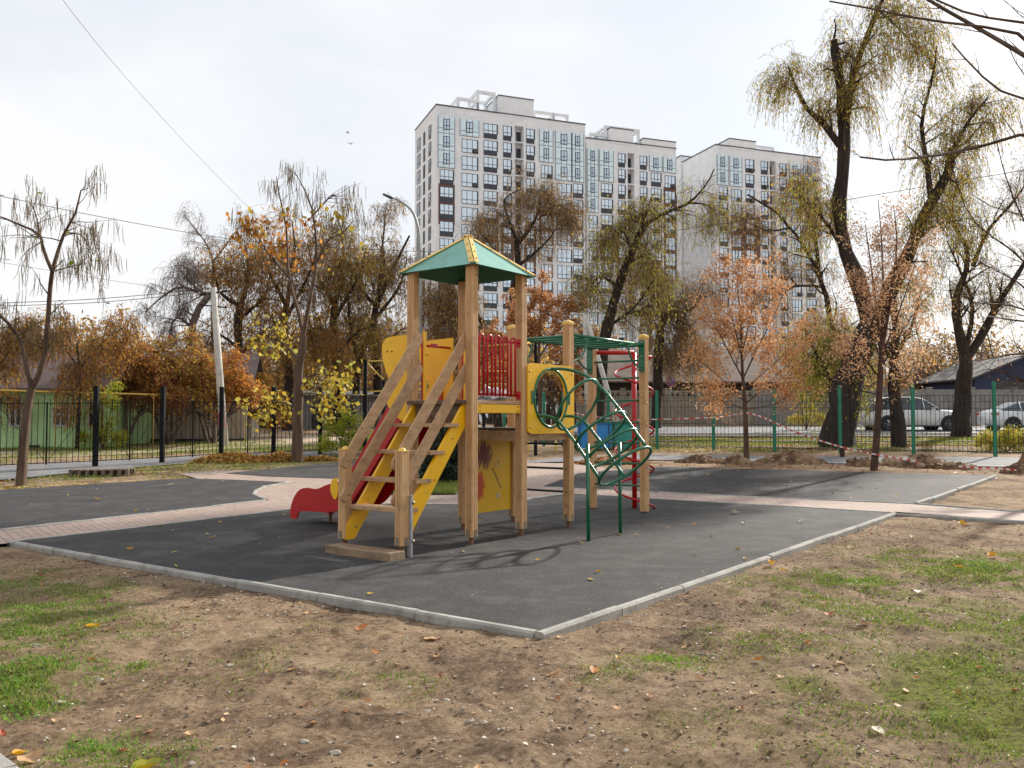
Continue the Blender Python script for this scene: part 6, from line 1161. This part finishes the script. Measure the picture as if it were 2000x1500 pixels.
heap(1370, 903, .75, .30, 'low heap of dirt and leaves left of the orange leaved tree', 8, seed=1); heap(1440, 905, .6, .22, 'small heap of dirt at the foot of the orange leaved tree', 6, seed=8); heap(1545, 903, 1.0, .36, 'biggest brown dirt heap, right of the orange leaved tree', 10, seed=2); heap(1685, 909, .5, .28, 'short heap of clods just left of the slim young tree', 9, seed=3)
heap(1800, 911, .85, .36, 'dark dirt heap right of the slim young tree', 8, seed=4); heap(1868, 915, .45, .2, 'low dark dirt heap beside the tape end', 6, seed=5); heap(2003, 923, .6, .4, 'dirt heap cut off by the right edge', 7, seed=6); heap(1190, 900, .8, .16, 'flat heap of soil in front of the blue and teal boxes', 8, seed=7)
for px, lab, s_ in ((1735, 'left one of two round clods beside the slim young tree', .15), (1757, 'right one of two round clods beside the slim young tree', .15)): q = gp(px, 908); tag(crumple('soil_clod', (q[0], q[1], q[2]+.08), s_, ROCK, px*.1, 3, (1, .9, .8), .35, 1.5), lab, 'clod', 'round clods beside the slim young tree')
LM = lfm('heap_leaf', ['7a4d20', 'a87a30', 'c49a48', 'd0b070', '8a5a2c'], .2)
def leafpile(px, py, wd, ht, lab, n=2600, dp=.35, m=LM, nm='leaf_pile', s=.13):
    q = gp(px, py); rr = np.random.default_rng(px); a = rr.uniform(0, 6.283, n); d_ = np.sqrt(rr.random(n)); X = np.cos(a)*d_*wd; Yy = np.sin(a)*d_*wd*dp; Z = ht*np.clip(1-d_**2, 0, 1)*(.5+.9*fbm(X*3, Yy*3, 3, 7))*rr.random(n)**.4
    c = np.stack([X, Yy, Z], 1); d = rr.normal(size=(n, 3)); d[:, 2] *= .6; d = unit(d)*rr.uniform(s*.5, s, n)[:, None]; u = unit(np.cross(d, rr.normal(size=(n, 3))))*s*.27
    o = npmesh(nm, np.stack([c, c+d*.45+u, c+d, c+d*.45-u], 1).reshape(-1, 3), np.arange(n*4).reshape(-1, 4), m); o.location = q; return tag(o, lab, 'leaf pile', 'raked leaf piles')
leafpile(450, 903, 1.05, .22, 'long pile of raked brown leaves left of the forked catalpa'); leafpile(545, 901, .8, .2, 'pile of raked yellow leaves at the catalpa trunk', 2200); leafpile(625, 900, .5, .1, 'thin strip of raked leaves right of the catalpa trunk', 900); leafpile(1195, 905, .9, .12, 'spread of pale leaves seen through the wall bars', 1500, m=LIT)
# caution tape
TW_, TR_ = mat('tape_white', 'd8d4d0', 'd8d4d0', .4), mat('tape_red', 'c0392f', 'c0392f', .4)
def tape(pts, lab):
    P_ = smooth(pts, 14); b = MB(); d = 0; vs = []
    for i in range(len(P_)-1):
        a_, c_ = P_[i], P_[i+1]; L = (c_-a_).length; k = max(1, int(L/.12))
        for j in range(k):
            p0 = a_.lerp(c_, j/k); p1 = a_.lerp(c_, (j+1)/k); d += L/k; h_ = Vector((0, .004*math.sin(d*3), .018)); b.add([p0-h_, p1-h_, p1+h_, p0+h_], [(0, 1, 2, 3)], int(d/.085) % 2)
    return tag(b.build('caution_tape', [TW_, TR_]), lab, 'caution tape', 'red and white caution tape')
tape([at(1120, 806, 30.2), at(1155, 813, 29.9), at(1220, 819, 29.3), at(1283, 819, 29.0), at(1393, 815, 26), at(1458, 806, 22.85)], 'nearly level stretch of red and white tape from the boxes to the orange leaved tree')
tape([at(1458, 806, 22.85), at(1490, 815, 22.6), at(1560, 846, 22.1), at(1640, 872, 21.5), at(1707, 887, 20.8)], 'slanting stretch of red and white tape between the two young trees')
tape([at(1707, 887, 20.8), at(1760, 896, 20.4), at(1795, 902, 20.2)], 'short stretch of red and white tape right of the slim young tree'); tape([at(1872, 911, 20.2), at(1900, 913, 20.0), at(1940, 914, 19.9), at(1985, 918, 19.8)], 'loose end of red and white tape lying by the right hand heap')
q = gp(1645, 893); b = MB(); b.box((q[0]-.055, q[1]-.055, q[2]-.1), (q[0]+.055, q[1]+.055, q[2]+.34), bev=.01); tag(b.build('stake', mat('stake_wood', '33231b', '4a3428', .9, 6)), 'short dark stake under the slanting caution tape', 'stake')
# pallet
q = gp(200, 927); pal = empty('pallet', q, R(14)); tag(pal, 'low grey wooden pallet lying on the soil before the black fence', 'pallet'); PW = mat('pallet_wood', '5f5248', '7d7064', .9, 5, 7, .3, 20)
for i in range(9): b = MB(); b.box((-.62+i*.14, -.4, .11), (-.62+i*.14+.11, .4, .135)); b.build('slat', PW, pal)
for j in (-.38, 0, .33):
    for i in range(8): b = MB(); b.box((-.6+i*.165, j-.04, .0), (-.6+i*.165+.07, j+.05, .108)); b.build('block', PW, pal)
# play boxes and exercise bars behind
BB = mat('blue_panel', '1c78b8', '2488c8', .4, 3, dirt=('1a5c90', 3, .55, .8)); TB = mat('teal_panel', '1f8478', '2a9486', .4, 3, dirt=('1c6a60', 3, .55, .8))
def pbox(px, Y, wd, ht, m, lab):
    q = at(px, 800, Y); o = empty('play_box', (q[0], q[1], float(G(Y))), R(-4)); tag(o, lab, 'play box', 'plastic play boxes by the green fence')
    b = MB(); b.prism([(-wd/2+.05, .06), (wd/2-.02, .06), (wd/2, ht-.04), (-wd/2, ht-.04)], 1, -.35, .35); b.build('tub', m, o, True); b = MB(); b.box((-wd/2-.03, -.4, ht-.04), (wd/2+.03, .4, ht+.02), bev=.02); b.build('lid', m, o)
    for x_ in (-wd/2+.08, wd/2-.1): b = MB(); b.box((x_, -.37, 0), (x_+.03, -.352, ht-.05)); b.build('brace', BLP, o)
pbox(1160, 28.6, 1.12, .88, BB, 'blue plastic box with a lid, seen through the tube tunnel'); pbox(1222, 28.9, 1.0, .88, TB, 'teal plastic box right of the blue one')
wf = empty('exercise_bars'); tag(wf, 'black posts with yellow exercise bars standing behind the tower', 'exercise frame'); YB = mat('yellow_bar', 'd8b43c', 'dcc060', .4, 3)
PXs = [(714, 702, 25.3), (749, 742, 27.5), (945, 662, 26.4), (1046, 850, 26.0)]
for px, ty, Y in PXs:
    t_ = at(px, ty, Y); b = MB(); b.box((t_[0]-.05, t_[1]-.05, float(G(Y))-.1), (t_[0]+.05, t_[1]+.05, t_[2]), bev=.006); b.build('post', BLK, wf)
for (xa, ya, Ya, xb, yb, Yb) in ((714, 706, 25.3, 945, 695, 26.4), (714, 765, 25.3, 945, 757, 26.4), (749, 752, 27.5, 945, 748, 26.4), (945, 664, 26.4, 1046, 672, 28), (945, 676, 26.4, 1046, 668, 28), (945, 724, 26.4, 1046, 726, 28), (945, 750, 26.4, 1046, 750, 28), (800, 748, 27, 945, 750, 26.4), (714, 706, 25.3, 749, 742, 27.5)):
    b = MB(); b.tube([at(xa, ya, Ya), at(xb, yb, Yb)], .02, 6); b.build('bar', YB, wf)
t_ = at(1046, 668, 28); b = MB(); b.box((t_[0]-.05, t_[1]-.05, float(G(28))-.1), (t_[0]+.05, t_[1]+.05, t_[2]), bev=.006); b.build('post', BLK, wf)
lb = empty('balance_beam'); tag(lb, 'low green rail on yellow legs seen under the wooden deck', 'balance beam')
b = MB(); b.tube([at(985, 855, 27.5), at(1092, 856, 27)], .07, 8); b.build('rail', GRE, lb)
for px in (995, 1032, 1085): a_ = at(px, 857, 27.3); b = MB(); b.tube([a_, (a_[0], a_[1], float(G(27.3))-.1)], .035, 6); b.build('leg', YB, lb)
# little grass bed behind the stair
BED = [gxy(738, 967), gxy(893, 967), gxy(905, 941), gxy(760, 936)]
sheet('grass_bed', BED, mat('bed_soil', '4a4a22', '5f6a2c', .95, 8), .03)
x, y = scatter(60000, (-4, 0, 14, 19), lambda x, y: (sdist(x, y, BED) < -.03)*1.0, r); n = len(x); z = G(y)+.03; h_ = r.uniform(.04, .13, n); a = r.uniform(0, 6.283, n); b0_ = np.stack([x, y, z], 1); sd_ = np.stack([np.cos(a), np.sin(a), 0*a], 1)*.006; tip = b0_+np.stack([r.normal(size=n)*.03, r.normal(size=n)*.03, h_], 1)
tag(npmesh('grass', np.stack([b0_-sd_, b0_+sd_, tip], 1).reshape(-1, 3), np.arange(n*3).reshape(-1, 3), GM), 'taller green grass in the small bed behind the stair', 'grass', kind='stuff')
def gz(x, y): return ((sdist(x, y, WALKR) > .1))*np.clip((fbm(x*.5, y*.5, 3, 51)-.38)*4, 0, 1)
x, y = scatter(40000, (2, 22, 27.5, 36), gz, r); n = len(x); z = terr(x, y); h_ = r.uniform(.03, .12, n); a = r.uniform(0, 6.283, n); b0_ = np.stack([x, y, z], 1); sd_ = np.stack([np.cos(a), np.sin(a), 0*a], 1)*.012; tip = b0_+np.stack([r.normal(size=n)*.04, r.normal(size=n)*.04, h_], 1)
tag(npmesh('grass', np.stack([b0_-sd_, b0_+sd_, tip], 1).reshape(-1, 3), np.arange(n*3).reshape(-1, 3), GM), 'rough grass strip between the green fence and the road', 'grass', kind='stuff')
x, y = scatter(120000, (-22, -3, 16.5, 34), lambda x, y: far_ok(x, y)*(np.minimum(sdist(x, y, WALKL), sdist(x, y, PADC)) > .1)*np.where(y > 24, 1, .5)*np.clip((fbm(x*.5, y*.5, 3, 53)-.35)*4, 0, 1), r); n = len(x); z = terr(x, y); h_ = r.uniform(.03, .10, n); a = r.uniform(0, 6.283, n); b0_ = np.stack([x, y, z], 1); sd_ = np.stack([np.cos(a), np.sin(a), 0*a], 1)*.01; tip = b0_+np.stack([r.normal(size=n)*.04, r.normal(size=n)*.04, h_], 1)
tag(npmesh('grass', np.stack([b0_-sd_, b0_+sd_, tip], 1).reshape(-1, 3), np.arange(n*3).reshape(-1, 3), GM), 'grass along the black fence and the foot of the low houses', 'grass', kind='stuff')
# distant wood closing the view between the houses
def belt(name, lab, X0, X1, Ya, Yb, hfun, n, mats, seed, size=.3):
    rr = np.random.default_rng(seed); m_ = int(8.2*(X1-X0)); tx = rr.uniform(X0, X1, m_); ty_ = rr.uniform(Ya, Yb, m_); hh = hfun(tx)*rr.uniform(.6, 1.1, m_); z0 = float(G(60)); T_ = Tree(seed)
    P_ = np.stack([np.stack([tx+rr.normal(size=m_)*.3*k, ty_+rr.normal(size=m_)*.3*k, z0+hh*k/4*.92], 1) for k in range(5)], 1); T_.t.append((P_, np.linspace(.11, .02, 5)[None]*rr.uniform(.6, 1.3, m_)[:, None]))
    a_ = T_.spawn(T_.t[0], 12, 2.2, 45, .3, .0, .12, .2, .5, rmax=.05, n=5); b_ = T_.spawn(a_, 4, 1.2, 45, .15, .05, .15, .2, .5, rmax=.02, n=4)
    T_.leaves(b_, n, size, .5, hang=.6, jit=.18, mi=0); T_.leaves(a_, n, size, .5, hang=.6, jit=.3, mi=1)
    T_.t = T_.t+[]; w_ = T_.wood(name, TWG, None, np.zeros(3)); c_ = T_.crown(name, mats, None, np.zeros(3)); tag(w_, lab+', its bare branches', 'distant wood', kind='stuff'); tag(c_, lab+', its leaves', 'distant wood', kind='stuff')
belt('distant_wood', 'far brown wood behind the low houses on the left', -90, 4, 58, 74, lambda x: 6.5+1.8*np.sin(x*.35)+1.2*np.sin(x*.9+2), 2, [L_WB, L_GREY], 91, .34)
belt('distant_wood', 'far brown wood below the apartment blocks on the right', 4, 56, 66, 84, lambda x: 7.0+1.5*np.sin(x*.4)+1*np.sin(x*1.1), 2, [L_GREY, L_WB], 92, .34)
# birds
for i, (px, py, lab) in enumerate(((679, 259, 'upper one of two small dark birds flying in the sky'), (685, 281, 'lower one of two small dark birds flying in the sky'))):
    q = at(px, py, 40); b = MB(); b.tube([(-.16, 0, 0), (-.07, 0, .005), (.05, 0, 0), (.12, 0, -.01)], [.008, .035, .03, .01], 6)
    for sg in (-1, 1): b.add([(-.03, 0, .01), (.05, 0, .01), (.02, sg*.15, .10), (-.05, sg*.3, .05)], [(0, 1, 2, 3)])
    o = b.build('bird', mat('bird', '2a2a2e', '34343a', .7)); o.location = q; o.scale = (.65,)*3; o.rotation_euler = (0, .2, R(40+50*i)); tag(o, lab, 'bird', 'two birds in flight')
